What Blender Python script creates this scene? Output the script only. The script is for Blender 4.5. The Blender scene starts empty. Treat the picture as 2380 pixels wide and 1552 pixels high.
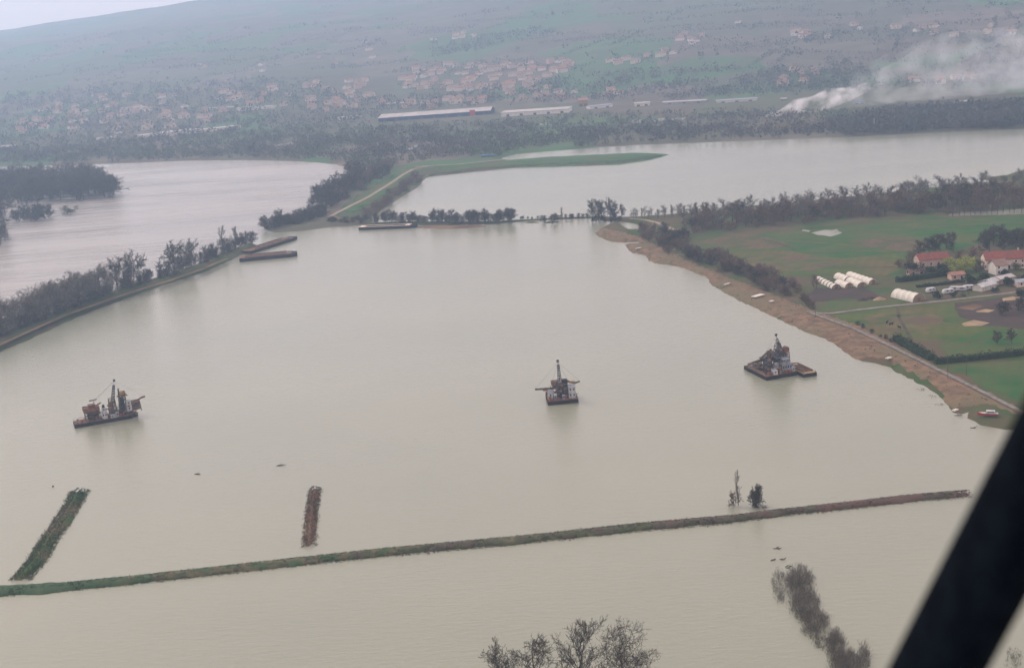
import bpy, math, random
import numpy as np
from mathutils import Vector, Matrix
random.seed(7); np.random.seed(7)
C = bpy.context.scene
COL = C.collection
rad = math.radians

# ------------------------------------------------------------------ camera
ALT = 170.0
FPX, CX, CY = 3305.0, 1190.0, 776.0
PITCH, ROLL = rad(13.33), rad(4.5)
F_ = Vector((0, math.cos(PITCH), -math.sin(PITCH)))
R0 = Vector((1, 0, 0)); U0 = R0.cross(F_)
RI = math.cos(ROLL) * R0 - math.sin(ROLL) * U0
UI = math.sin(ROLL) * R0 + math.cos(ROLL) * U0
cam = bpy.data.cameras.new('camera'); camo = bpy.data.objects.new('camera', cam); COL.objects.link(camo)
m = Matrix.Identity(4)
for i in range(3):
    m[i][0] = RI[i]; m[i][1] = UI[i]; m[i][2] = -F_[i]
m[0][3] = 0; m[1][3] = 0; m[2][3] = ALT
camo.matrix_world = m
cam.sensor_width = 36; cam.lens = FPX / 2380 * 36
cam.clip_start = 0.05; cam.clip_end = 40000
cam.dof.use_dof = True; cam.dof.focus_distance = 800; cam.dof.aperture_fstop = 3.6
C.camera = camo

# ------------------------------------------------------------------ world, sun, exposure
SUN_EL, SUN_AZ = rad(42), rad(-45)          # azimuth measured from +Y towards +X
W = bpy.data.worlds.new('World'); C.world = W; W.use_nodes = True
nt = W.node_tree; nt.nodes.clear()
out = nt.nodes.new('ShaderNodeOutputWorld')
sky = nt.nodes.new('ShaderNodeTexSky'); sky.sky_type = 'NISHITA'; sky.sun_disc = False
sky.sun_elevation = SUN_EL; sky.sun_rotation = SUN_AZ
sky.dust_density = 4.0; sky.air_density = 1.2; sky.altitude = 200
bg = nt.nodes.new('ShaderNodeBackground'); bg.inputs[1].default_value = 0.05
bg2 = nt.nodes.new('ShaderNodeBackground'); bg2.inputs[0].default_value = (1.0, 0.75, 0.70, 1); bg2.inputs[1].default_value = 1.04
add = nt.nodes.new('ShaderNodeAddShader')
nt.links.new(sky.outputs[0], bg.inputs[0]); nt.links.new(bg.outputs[0], add.inputs[0])
nt.links.new(bg2.outputs[0], add.inputs[1]); nt.links.new(add.outputs[0], out.inputs[0])
sl = bpy.data.lights.new('sun', 'SUN'); sl.energy = 1.5; sl.angle = rad(14); sl.color = (1, .92, .84)
so = bpy.data.objects.new('sun', sl); COL.objects.link(so)
sd = Vector((math.sin(SUN_AZ) * math.cos(SUN_EL), math.cos(SUN_AZ) * math.cos(SUN_EL), math.sin(SUN_EL)))
so.rotation_euler = sd.to_track_quat('Z', 'Y').to_euler()
C.view_settings.view_transform = 'Standard'; C.view_settings.look = 'None'
C.view_settings.exposure = 0.2; C.view_settings.gamma = 1.0
C.view_settings.use_curve_mapping = False
C.cycles.volume_bounces = 4; C.cycles.max_bounces = 8
C.cycles.transparent_max_bounces = 12
HAZE_DENSITY = 0.00018

# ------------------------------------------------------------------ helpers
def ray(px, py):
    return (F_ * FPX + RI * (px - CX) + UI * (CY - py)).normalized()
def G(px, py, z=0.0):
    d = ray(px, py); t = (z - ALT) / d.z
    return Vector((d.x * t, d.y * t, z))
def GL(pts, z=0.0):
    return [G(x, y, z) for x, y in pts]

def tag(o, label=None, cat=None, group=None, kind=None):
    if label: o['label'] = label
    if cat: o['category'] = cat
    if group: o['group'] = group
    if kind: o['kind'] = kind
    return o
def empty(name, loc=(0, 0, 0), rz=0, label=None, cat=None, group=None, sc=1):
    o = bpy.data.objects.new(name, None); COL.objects.link(o)
    o.location = loc; o.rotation_euler = (0, 0, rz)
    o.scale = (sc, sc, sc) if not isinstance(sc, tuple) else sc
    o.empty_display_size = .5
    return tag(o, label, cat, group)
def obj(name, me, parent=None):
    o = bpy.data.objects.new(name, me); COL.objects.link(o)
    if parent: o.parent = parent
    return o

class MB:
    def __init__(s): s.v = []; s.f = []; s.mi = []
    def add(s, vs, fs, mi=0):
        b = len(s.v); s.v += [tuple(v) for v in vs]
        for f in fs: s.f.append(tuple(b + i for i in f)); s.mi.append(mi)
    def box(s, x0, x1, y0, y1, z0, z1, mi=0, rz=0, c=None):
        vs = [(x, y, z) for z in (z0, z1) for x, y in ((x0, y0), (x1, y0), (x1, y1), (x0, y1))]
        if rz:
            cx, cy = c if c else ((x0 + x1) / 2, (y0 + y1) / 2); a, b = math.cos(rz), math.sin(rz)
            vs = [(cx + (x - cx) * a - (y - cy) * b, cy + (x - cx) * b + (y - cy) * a, z) for x, y, z in vs]
        s.add(vs, [(3, 2, 1, 0), (4, 5, 6, 7), (0, 1, 5, 4), (1, 2, 6, 5), (2, 3, 7, 6), (3, 0, 4, 7)], mi)
    def bar(s, a, b, w, w2=None, n=4, mi=0, cap=True):
        a = Vector(a); b = Vector(b); w2 = w if w2 is None else w2
        d = (b - a); L = d.length
        if L < 1e-6: return
        d /= L
        u = d.orthogonal().normalized()
        if abs(d.z) < .99:
            u = d.cross(Vector((0, 0, 1))).normalized()
        v = d.cross(u)
        vs = []
        for p, r in ((a, w), (b, w2)):
            for i in range(n):
                t = 2 * math.pi * (i + .5) / n
                vs.append(p + u * (math.cos(t) * r) + v * (math.sin(t) * r))
        fs = [(i, (i + 1) % n, n + (i + 1) % n, n + i) for i in range(n)]
        if cap: fs += [tuple(range(n))[::-1], tuple(range(n, 2 * n))]
        s.add(vs, fs, mi)
    def spike(s, a, b, w):
        a = Vector(a); b = Vector(b); d = b - a
        u = d.orthogonal().normalized() * w; v = d.normalized().cross(u)
        s.add([a + u, a - u * .5 + v * .87, a - u * .5 - v * .87, b], [(0, 1, 3), (1, 2, 3), (2, 0, 3)])
    def truss(s, a, b, w0, w1, n=6, t=.09):
        a = Vector(a); b = Vector(b); d = (b - a).normalized()
        u = d.cross(Vector((0, 1, 0)) if abs(d.y) < .9 else Vector((1, 0, 0))).normalized(); v = d.cross(u)
        rings = []
        for i in range(n + 1):
            q = i / n; p = a.lerp(b, q); w = w0 + (w1 - w0) * q
            rings.append([p + u * w * sx + v * w * sy for sx, sy in ((-.5, -.5), (.5, -.5), (.5, .5), (-.5, .5))])
        for i in range(n):
            for k in range(4):
                s.bar(rings[i][k], rings[i + 1][k], t, cap=False)
                s.bar(rings[i][k], rings[i + 1][(k + 1) % 4] if i % 2 else rings[i][(k + 1) % 4], t * .7, cap=False)
                s.bar(rings[i + (i % 2 == 0)][k], rings[i + (i % 2 == 1)][(k + 1) % 4], t * .7, cap=False)
    def mesh(s, name, *mats, smooth=False):
        me = bpy.data.meshes.new(name)
        me.from_pydata(s.v, [], s.f)
        for mt in mats: me.materials.append(mt)
        if len(mats) > 1: me.polygons.foreach_set('material_index', s.mi)
        if smooth: me.polygons.foreach_set('use_smooth', [True] * len(s.f))
        me.update()
        return me

def fix_normals(me):
    import bmesh
    b = bmesh.new(); b.from_mesh(me); bmesh.ops.recalc_face_normals(b, faces=b.faces); b.to_mesh(me); b.free()

def np_mesh(name, V, Fa, mat):
    """V (n,3) float, Fa (m,k) int -> mesh"""
    me = bpy.data.meshes.new(name)
    V = np.asarray(V, dtype=np.float32); Fa = np.asarray(Fa, dtype=np.int32)
    k = Fa.shape[1]
    me.vertices.add(len(V)); me.vertices.foreach_set('co', V.ravel())
    me.loops.add(Fa.size); me.loops.foreach_set('vertex_index', Fa.ravel())
    me.polygons.add(len(Fa)); me.polygons.foreach_set('loop_start', np.arange(0, Fa.size, k, dtype=np.int32))
    me.update(calc_edges=True); me.validate()
    me.materials.append(mat)
    return me

# ------------------------------------------------------------------ materials
def new_mat(name):
    mt = bpy.data.materials.new(name); mt.use_nodes = True
    n = mt.node_tree.nodes; b = n['Principled BSDF']
    b.inputs['Specular IOR Level'].default_value = .25
    return mt, mt.node_tree, b
def mat(name, c1, c2=None, scale=1.0, rough=.85, metal=0, detail=4, c3=None, scale2=None, bump=0, lo=.38, hi=.62, spec=.04, space='Object', rows=0):
    mt, t, b = new_mat(name)
    b.inputs['Roughness'].default_value = rough; b.inputs['Metallic'].default_value = metal
    b.inputs['Specular IOR Level'].default_value = spec
    if c2 is None: c2 = tuple(x * .7 for x in c1)
    tc = t.nodes.new('ShaderNodeTexCoord')
    no = t.nodes.new('ShaderNodeTexNoise'); no.inputs['Scale'].default_value = scale; no.inputs['Detail'].default_value = detail
    t.links.new(tc.outputs[space], no.inputs['Vector'])
    cr = t.nodes.new('ShaderNodeValToRGB')
    cr.color_ramp.elements[0].position = lo; cr.color_ramp.elements[0].color = (*c1, 1)
    cr.color_ramp.elements[1].position = hi; cr.color_ramp.elements[1].color = (*c2, 1)
    t.links.new(no.outputs[0], cr.inputs[0]); last = cr.outputs[0]
    if c3:
        n2 = t.nodes.new('ShaderNodeTexNoise'); n2.inputs['Scale'].default_value = scale2 or scale * .23; n2.inputs['Detail'].default_value = 3
        t.links.new(tc.outputs[space], n2.inputs['Vector'])
        r2 = t.nodes.new('ShaderNodeValToRGB'); r2.color_ramp.elements[0].position = .45; r2.color_ramp.elements[1].position = .6
        t.links.new(n2.outputs[0], r2.inputs[0])
        mx = t.nodes.new('ShaderNodeMixRGB'); mx.inputs[2].default_value = (*c3, 1)
        t.links.new(r2.outputs[0], mx.inputs[0]); t.links.new(last, mx.inputs[1]); last = mx.outputs[0]
    if rows:   # drilled rows and wheel tracks of a worked field
        mp = t.nodes.new('ShaderNodeMapping'); mp.inputs['Rotation'].default_value = (0, 0, .35); t.links.new(tc.outputs[space], mp.inputs['Vector'])
        wv = t.nodes.new('ShaderNodeTexWave'); wv.inputs['Scale'].default_value = .055; wv.inputs['Distortion'].default_value = 2.5; wv.inputs['Detail'].default_value = 3; wv.inputs['Detail Scale'].default_value = .6
        t.links.new(mp.outputs[0], wv.inputs['Vector'])
        r3 = t.nodes.new('ShaderNodeMapRange'); r3.inputs[3].default_value = 0; r3.inputs[4].default_value = rows * .6; t.links.new(wv.outputs[1], r3.inputs[0])
        m3 = t.nodes.new('ShaderNodeMixRGB'); m3.inputs[2].default_value = (c2[0] * .6 + .03, c2[1] * .6 + .02, c2[2] * .6 + .01, 1)
        t.links.new(r3.outputs[0], m3.inputs[0]); t.links.new(last, m3.inputs[1]); last = m3.outputs[0]
    t.links.new(last, b.inputs['Base Color'])
    if bump:
        bp = t.nodes.new('ShaderNodeBump'); bp.inputs['Strength'].default_value = .6; bp.inputs['Distance'].default_value = bump
        t.links.new(no.outputs[0], bp.inputs['Height']); t.links.new(bp.outputs[0], b.inputs['Normal'])
    return mt

M = {}
M['bark'] = mat('bark', (.075, .06, .05), (.12, .10, .085), 2)
M['twig_grey'] = mat('twig_grey', (.105, .10, .085), (.15, .135, .11), .6)
M['twig_dark'] = mat('twig_dark', (0.044, 0.038, 0.030), (0.068, 0.060, 0.048), .6)
M['twig_brown'] = mat('twig_brown', (.11, .075, .055), (.15, .11, .085), .6)
M['leaf_dark'] = mat('leaf_dark', (0.014, 0.028, 0.013), (0.028, 0.044, 0.019), .9)
M['leaf_yellow'] = mat('leaf_yellow', (.30, .33, .07), (.22, .26, .06), .9)
M['bush_green'] = mat('bush_green', (.055, .07, .035), (.09, .09, .05), .8)
M['wood_far'] = mat('wood_far', (.040, .046, .044), (.095, .080, .066), .02, c3=(.065, .085, .048), scale2=.006, detail=8)
M['wood_hill'] = mat('wood_hill', (.055, .068, .066), (.085, .085, .072), .02)
M['grass'] = mat('grass', (0.039, 0.071, 0.024), (0.064, 0.079, 0.034), .05, c3=(0.086, 0.071, 0.045), scale2=.03, detail=8)
M['dyke_mixed'] = mat('dyke_mixed', (0.036, 0.064, 0.024), (0.085, 0.064, 0.043), .09, c3=(0.047, 0.068, 0.027), scale2=.035, detail=9, bump=.25)
M['dyke_brown'] = mat('dyke_brown', (.12, .075, .048), (.075, .06, .038), .14, c3=(.15, .105, .07), scale2=.05, detail=9, bump=.25)
M['dyke_green'] = mat('dyke_green', (.035, .070, .026), (.055, .085, .032), .14, c3=(.10, .09, .05), scale2=.06, detail=9, bump=.25)
M['mud'] = mat('mud', (.185, .125, .078), (.105, .078, .052), .22, c3=(.13, .11, .065), scale2=.035, detail=12, bump=.3)
M['clod'] = mat('clod', (.20, .15, .10), (.06, .045, .035), .5, lo=.4, hi=.6)
M['hedge_earth'] = mat('hedge_earth', (.045, .05, .03), (.08, .065, .045), .3)
M['track'] = mat('track', (.27, .22, .17), (.21, .18, .14), .3)
M['gravel'] = mat('gravel', (.20, .19, .17), (.13, .125, .11), .4)
M['field_green'] = mat('field_green', (.017, .082, .022), (.045, .095, .028), .06, c3=(.070, .088, .035), scale2=.018, detail=11, rows=.6)
M['field_olive'] = mat('field_olive', (.075, .100, .028), (.036, .078, .022), .05, c3=(.10, .085, .04), scale2=.02, detail=11, rows=.5)
M['field_rough'] = mat('field_rough', (.115, .095, .048), (.050, .080, .028), .09, c3=(.095, .070, .048), scale2=.05, detail=10)
M['field_tan'] = mat('field_tan', (.105, .080, .050), (.060, .074, .032), .07, detail=11, lo=.42, hi=.62, rows=.5)
M['field_plum'] = mat('field_plum', (0.064, 0.045, 0.041), (0.045, 0.041, 0.034), .08, detail=7)
M['sand'] = mat('sand', (.30, .23, .14), (.22, .17, .11), .2)
M['rust'] = mat('rust', (.20, .10, .065), (.10, .065, .05), .8, detail=6)
M['hull'] = mat('hull', (0.017, 0.016, 0.018), (0.030, 0.023, 0.020), .7, rough=.7)
M['deck'] = mat('deck', (.18, .11, .08), (.10, .075, .06), .6)
M['steel'] = mat('steel', (.12, .115, .12), (.05, .047, .05), .9, rough=.6)
M['steel_brown'] = mat('steel_brown', (.20, .14, .10), (.11, .085, .065), .9)
M['ochre'] = mat('ochre', (.34, .23, .10), (.22, .14, .07), 1.2)
M['white'] = mat('white', (.48, .49, .49), (.33, .34, .34), .6)
M['grey_blue'] = mat('grey_blue', (.30, .33, .37), (.22, .24, .27), .5)
M['glass'] = mat('glass', (.02, .025, .03), (.03, .035, .04), 1, rough=.15, spec=.5)
M['red'] = mat('red', (.40, .05, .04), (.30, .05, .04), 1)
M['plastic'] = mat('plastic', (.58, .56, .48), (.50, .48, .41), .5, rough=.5)
M['roof_red'] = mat('roof_red', (.21, .065, .05), (.13, .06, .05), .6)
M['roof_terra'] = mat('roof_terra', (0.289, 0.162, 0.115), (0.221, 0.132, 0.098), .5)
M['roof_brown'] = mat('roof_brown', (.24, .155, .125), (.18, .13, .11), .5)
M['wall_cream'] = mat('wall_cream', (.62, .52, .42), (.52, .44, .36), .3)
M['wall_white'] = mat('wall_white', (.68, .64, .58), (.58, .55, .5), .3)
M['wall_pink'] = mat('wall_pink', (.50, .36, .30), (.42, .31, .26), .3)
M['blue_wall'] = mat('blue_wall', (0.021, 0.038, 0.112), (0.017, 0.032, 0.084), .1)
M['roof_pale'] = mat('roof_pale', (.42, .40, .38), (.34, .32, .31), .1)
M['blue_sheet'] = mat('blue_sheet', (.07, .14, .26), (.055, .11, .2), .4)
M['strut'] = mat('strut', (.0015, .003, .006), (.003, .006, .010), 30, rough=.8, spec=.02)
M['wood_debris'] = mat('wood_debris', (.10, .08, .06), (.06, .05, .04), 2)

def water_mat(name, base, streak, bump_d, rough, flow):
    mt, t, b = new_mat(name)
    b.inputs['Roughness'].default_value = rough; b.inputs['IOR'].default_value = 1.33
    b.inputs['Specular IOR Level'].default_value = .5
    geo = t.nodes.new('ShaderNodeNewGeometry')
    mp = t.nodes.new('ShaderNodeMapping'); mp.inputs['Rotation'].default_value = (0, 0, flow); mp.inputs['Scale'].default_value = streak
    t.links.new(geo.outputs['Position'], mp.inputs['Vector'])
    n1 = t.nodes.new('ShaderNodeTexNoise'); n1.inputs['Scale'].default_value = 1; n1.inputs['Detail'].default_value = 7; n1.inputs['Roughness'].default_value = .62
    t.links.new(mp.outputs[0], n1.inputs['Vector'])
    n2 = t.nodes.new('ShaderNodeTexNoise'); n2.inputs['Scale'].default_value = .006; n2.inputs['Detail'].default_value = 4
    t.links.new(geo.outputs['Position'], n2.inputs['Vector'])
    cr = t.nodes.new('ShaderNodeValToRGB')
    cr.color_ramp.elements[0].position = .35; cr.color_ramp.elements[1].position = .65
    cr.color_ramp.elements[0].color = (base[0] * .93, base[1] * .95, base[2] * .94, 1); cr.color_ramp.elements[1].color = (base[0] * 1.05, base[1] * 1.03, base[2] * 1.0, 1)
    t.links.new(n2.outputs[0], cr.inputs[0]); t.links.new(cr.outputs[0], b.inputs['Base Color'])
    # wind lanes: patches of calmer and rougher water
    m4 = t.nodes.new('ShaderNodeMapping'); m4.inputs['Rotation'].default_value = (0, 0, flow + .2); m4.inputs['Scale'].default_value = (.004, .016, 1); t.links.new(geo.outputs['Position'], m4.inputs['Vector'])
    n4 = t.nodes.new('ShaderNodeTexNoise'); n4.inputs['Scale'].default_value = 1; n4.inputs['Detail'].default_value = 5; t.links.new(m4.outputs[0], n4.inputs['Vector'])
    r4 = t.nodes.new('ShaderNodeMapRange'); r4.inputs[1].default_value = .35; r4.inputs[2].default_value = .65; r4.inputs[3].default_value = rough * .6; r4.inputs[4].default_value = rough * 1.7
    t.links.new(n4.outputs[0], r4.inputs[0]); t.links.new(r4.outputs[0], b.inputs['Roughness'])
    bp = t.nodes.new('ShaderNodeBump'); bp.inputs['Strength'].default_value = 1; bp.inputs['Distance'].default_value = bump_d
    t.links.new(n1.outputs[0], bp.inputs['Height']); t.links.new(bp.outputs[0], b.inputs['Normal'])
    return mt
M['lake'] = water_mat('lake_water', (.215, .232, .175), (.22, .55, 1), .24, .11, .25)
M['river'] = water_mat('river_water', (.28, .275, .25), (.016, .075, 1), 3.0, .15, .10)

# ------------------------------------------------------------------ terrain
def fbm(x, y, s, seed=0, octs=4):
    r = np.random.RandomState(seed); z = np.zeros_like(x, dtype=float); a = 1; tot = 0
    for o in range(octs):
        for k in range(3):
            th = r.uniform(0, 6.28); ph = r.uniform(0, 6.28); f = 2 * math.pi / s * r.uniform(.7, 1.4)
            z += a * np.sin((x * math.cos(th) + y * math.sin(th)) * f + ph + 1.3 * np.sin((y * math.cos(th) - x * math.sin(th)) * f * .7 + ph * 2)) / 3
        tot += a; a *= .5; s *= .47
    return z / tot
def sdist(x, y, poly):
    P = np.array([(p[0], p[1]) for p in poly]); n = len(P)
    d = np.full(x.shape, 1e18); ins = np.zeros(x.shape, bool)
    for i in range(n):
        a = P[i]; b = P[(i + 1) % n]; e = b - a
        wx = x - a[0]; wy = y - a[1]
        t = np.clip((wx * e[0] + wy * e[1]) / max(e @ e, 1e-9), 0, 1)
        d = np.minimum(d, (wx - e[0] * t) ** 2 + (wy - e[1] * t) ** 2)
        c = ((a[1] > y) != (b[1] > y))
        with np.errstate(divide='ignore', invalid='ignore'):
            ins ^= c & (x < e[0] * (y - a[1]) / (e[1] if e[1] else 1e-9) + a[0])
    d = np.sqrt(d)
    return np.where(ins, d, -d)

def hills(x, y):
    s = .433 * x + .9 * (y - 2250); t = .9 * x - .433 * (y - 2250)
    H = np.clip(180 + 68 * (t + 4646) / 1356, 120, 430)
    s2 = s + 120 * fbm(x, y, 900, 3)
    u = np.clip(s2 / 3500, 0, 1.6)
    p = np.where(u < 1, u ** 1.25, 1 - .35 * (u - 1))
    return H * p + np.clip(u * 5, 0, 1) * (16 * fbm(x, y, 1500, 5) + 5 * fbm(x, y, 420, 6)) * np.clip(u * 2, 0, 1)

far_shore_px = [(-700, 425), (-300, 402), (0, 388), (60, 386), (150, 384), (280, 380), (430, 374), (560, 372), (700, 375), (780, 382), (826, 396), (833, 404),
    (812, 428), (770, 448), (742, 465), (722, 486), (690, 498), (640, 510), (612, 530), (640, 541), (700, 537), (765, 528), (820, 526), (858, 520), (868, 502), (890, 486), (930, 460), (968, 437), (992, 412),
    (1040, 407), (1100, 400), (1190, 391), (1300, 388), (1440, 383), (1515, 372), (1558, 359), (1500, 356), (1380, 361), (1250, 368), (1190, 373), (1160, 369), (1200, 358), (1300, 350), (1400, 341),
    (1500, 336), (1640, 331), (1800, 325), (1950, 319), (2100, 312), (2240, 305), (2400, 299), (2800, 282), (3300, 262)]
far_shore = GL(far_shore_px) + [Vector((6500, 3500, 0)), Vector((6500, 12500, 0)), Vector((-8500, 12500, 0)), Vector((-8500, 2600, 0))]
puddles_far = [GL(p) for p in ([(925, 345), (960, 338), (1035, 340), (1030, 346), (960, 350)], [(1445, 283), (1480, 278), (1540, 275), (1600, 273), (1580, 281), (1500, 287)],
    [(1240, 288), (1290, 286), (1290, 291), (1242, 292)], [(590, 345), (640, 336), (690, 330), (688, 335), (640, 342)])]
def terr(x, y, sdv=None):
    if sdv is None: sdv = sdist(x, y, far_shore)
    sdv = sdv + 2.5 * fbm(x, y, 60, 11) * (sdv < 60)
    base = np.clip(sdv * .22, -1.5, 1.9) + .25 * fbm(x, y, 90, 2) * (sdv > 14)
    return base + hills(x, y)
def terr_full(x, y):
    s = sdist(x, y, far_shore)
    for p in puddles_far: s = np.minimum(s, np.where(s > 0, -sdist(x, y, p), s))
    return terr(x, y, s)
def T1(x, y):
    return float(terr(np.array([x]), np.array([y]))[0])
def HIT(px, py):
    """point of the terrain seen at this pixel of the photograph"""
    d = ray(px, py)
    ts = np.concatenate([np.arange(1100, 4000, 12), np.arange(4000, 9500, 40)]) / math.hypot(d.x, d.y)
    x = d.x * ts; y = d.y * ts; z = ALT + d.z * ts
    h = np.maximum(hills(x, y) + 1.9, 1.9)
    k = np.argmax(z < h)
    if z[k] >= h[k]: return None
    return Vector((x[k], y[k], h[k]))

def grid_mesh(name, xs, ys, fn, mt, keep=-4, sdf=None):
    X, Y = np.meshgrid(xs, ys); Z = fn(X.ravel(), Y.ravel()).reshape(X.shape)
    nx, ny = len(xs), len(ys)
    idx = np.arange(nx * ny).reshape(ny, nx)
    q = np.stack([idx[:-1, :-1], idx[:-1, 1:], idx[1:, 1:], idx[1:, :-1]], -1).reshape(-1, 4)
    zz = Z.ravel()
    q = q[(zz[q] > -1.0).any(1)]
    used, inv = np.unique(q, return_inverse=True)
    V = np.stack([X.ravel(), Y.ravel(), zz], -1)[used]
    me = np_mesh(name, V, inv.reshape(-1, 4), mt)
    me.polygons.foreach_set('use_smooth', [True] * len(me.polygons))
    return me

# terrain material: vineyard slopes and meadows as patches, browner plain near the river
def terrain_mat():
    mt, t, b = new_mat('terrain'); b.inputs['Roughness'].default_value = .9; b.inputs['Specular IOR Level'].default_value = .02
    geo = t.nodes.new('ShaderNodeNewGeometry')
    mp = t.nodes.new('ShaderNodeMapping'); mp.inputs['Rotation'].default_value = (0, 0, .45); mp.inputs['Scale'].default_value = (.006, .0035, .004)
    t.links.new(geo.outputs['Position'], mp.inputs['Vector'])
    nz = t.nodes.new('ShaderNodeTexNoise'); nz.inputs['Scale'].default_value = 1.2; nz.inputs['Detail'].default_value = 3
    t.links.new(mp.outputs[0], nz.inputs['Vector'])
    mx = t.nodes.new('ShaderNodeMixRGB'); mx.inputs[0].default_value = .35
    t.links.new(mp.outputs[0], mx.inputs[1]); t.links.new(nz.outputs[1], mx.inputs[2])
    vo = t.nodes.new('ShaderNodeTexVoronoi'); vo.inputs['Scale'].default_value = 1.6
    t.links.new(mx.outputs[0], vo.inputs['Vector'])
    sp = t.nodes.new('ShaderNodeSeparateColor'); t.links.new(vo.outputs['Color'], sp.inputs[0])
    cr = t.nodes.new('ShaderNodeValToRGB'); cr.color_ramp.interpolation = 'CONSTANT'
    cols = [(0, (.085, .10, .060)), (.2, (.11, .098, .075)), (.38, (.055, .120, .050)), (.52, (.12, .112, .085)), (.66, (.09, .095, .065)), (.8, (.07, .125, .055)), (.92, (.14, .12, .10))]
    e = cr.color_ramp.elements
    e[0].position = 0; e[0].color = (*cols[0][1], 1); e[1].position = cols[1][0]; e[1].color = (*cols[1][1], 1)
    for p, c in cols[2:]:
        x = e.new(p); x.color = (*c, 1)
    t.links.new(sp.outputs[0], cr.inputs[0])
    n2 = t.nodes.new('ShaderNodeTexNoise'); n2.inputs['Scale'].default_value = .02; n2.inputs['Detail'].default_value = 8
    t.links.new(geo.outputs['Position'], n2.inputs['Vector'])
    r2 = t.nodes.new('ShaderNodeValToRGB'); r2.color_ramp.elements[0].position = .4; r2.color_ramp.elements[1].position = .62
    t.links.new(n2.outputs[0], r2.inputs[0])
    m2 = t.nodes.new('ShaderNodeMixRGB'); m2.inputs[2].default_value = (.075, .07, .05, 1)
    ml = t.nodes.new('ShaderNodeMath'); ml.operation = 'MULTIPLY'; ml.inputs[1].default_value = .55
    t.links.new(r2.outputs[0], ml.inputs[0]); t.links.new(ml.outputs[0], m2.inputs[0])
    t.links.new(cr.outputs[0], m2.inputs[1]); t.links.new(m2.outputs[0], b.inputs['Base Color'])
    return mt
M['terrain'] = terrain_mat()

def spaced(a, b, s0, start_grow, g):
    out = [a]; s = s0
    while out[-1] < b:
        if out[-1] > start_grow: s *= g
        out.append(out[-1] + min(s, 90))
    return np.array(out)
xs_r = spaced(0, 6000, 7, 1150, 1.02); xs = np.concatenate([-xs_r[::-1][:-1], xs_r])
ys = spaced(1020, 8700, 6, 2150, 1.012)
tag(obj('terrain', grid_mesh('terrain', xs, ys, terr_full, M['terrain'])), kind='structure')

# water: one sheet for the river on the left of the embankments, one for the flooded lake
seam = GL([(-900, 1075), (-200, 870), (0, 797), (250, 695), (400, 645), (585, 568), (625, 532), (700, 515), (840, 460), (900, 400)]) + [Vector((0, 3000, 0))]
seam_z = [Vector((p.x, p.y, 0)) for p in seam]
def flat_poly(name, pts, mt, z=None):
    me = bpy.data.meshes.new(name)
    me.from_pydata([(p[0], p[1], p[2] if z is None else z) for p in pts], [], [tuple(range(len(pts)))]); me.materials.append(mt)
    return me
first = seam_z[0]
lake = [Vector((first.x, -200, 0)), Vector((6500, -200, 0)), Vector((6500, 3000, 0))] + seam_z[::-1]
river = [Vector((-8500, -200, 0)), Vector((first.x, -200, 0))] + seam_z + [Vector((-8500, 3000, 0))]
from mathutils.geometry import tessellate_polygon
def tess(name, pts, mt):
    tris = tessellate_polygon([pts])
    me = bpy.data.meshes.new(name); me.from_pydata([tuple(p) for p in pts], [], [tuple(t) for t in tris]); me.materials.append(mt)
    me.update()
    if me.polygons[0].normal.z < 0: me.flip_normals()
    return me
tag(obj('lake_water', tess('lake_water', lake, M['lake'])), kind='structure')
tag(obj('river_water', tess('river_water', river, M['river'])), kind='structure')
bed = MB(); bed.box(-8500, 6500, -200, 3000, -4, -3)
tag(obj('lake_bed', bed.mesh('lake_bed', M['mud'])), kind='structure')

# ------------------------------------------------------------------ right bank land
land_px = [(1384, 542), (1392, 551), (1424, 562), (1451, 563), (1456, 571), (1458, 579), (1470, 587), (1498, 592), (1507, 605), (1533, 614), (1580, 619), (1604, 629), (1640, 643), (1652, 660), (1690, 684), (1740, 708),
    (1800, 737), (1870, 770), (1935, 795), (1958, 815), (1990, 835), (2060, 852), (2110, 877), (2165, 907), (2195, 930), (2215, 958), (2240, 962), (2258, 950), (2252, 970), (2275, 988), (2340, 998), (2460, 1003), (2900, 1000),
    (3400, 560), (3300, 330), (2700, 358), (2450, 378), (2380, 396), (2330, 410), (2270, 416), (2330, 421), (2230, 432), (2130, 442), (2000, 456), (1850, 472), (1700, 484), (1600, 496), (1500, 504), (1462, 506), (1420, 507), (1395, 509), (1396, 513), (1432, 514), (1404, 527)]
land = GL(land_px)
pools = [GL(p) for p in ([(1436, 515), (1456, 517), (1482, 522), (1503, 532), (1488, 534), (1466, 534), (1450, 526)],
                         [(1448, 564), (1486, 562), (1484, 567), (1452, 567)],
                         [(1892, 541), (1915, 535), (1945, 534), (1952, 542), (1930, 549), (1905, 547)],
                         [(2205, 497), (2300, 490), (2400, 484), (2600, 474), (2600, 486), (2400, 500), (2300, 502), (2210, 504)])]
GZ = 1.6
def land_fn(x, y):
    s = sdist(x, y, land)
    n = 1.6 * fbm(x, y, 26, 21) + 1.0 * fbm(x, y, 9, 22)
    s = s + n * (np.abs(s) < 20)
    for p in pools: s = np.minimum(s, -sdist(x, y, p) + 1.0 * fbm(x, y, 15, 25) - .5)
    return np.clip(s * .35, -1.5, GZ) + .0 * x
bx0, bx1 = 20, 1150
xsl = np.arange(bx0, bx1, 3.2); ysl = np.arange(420, 1420, 3.2)
tag(obj('meadow_ground', grid_mesh('meadow_ground', xsl, ysl, land_fn, M['grass'])), kind='structure')

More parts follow.
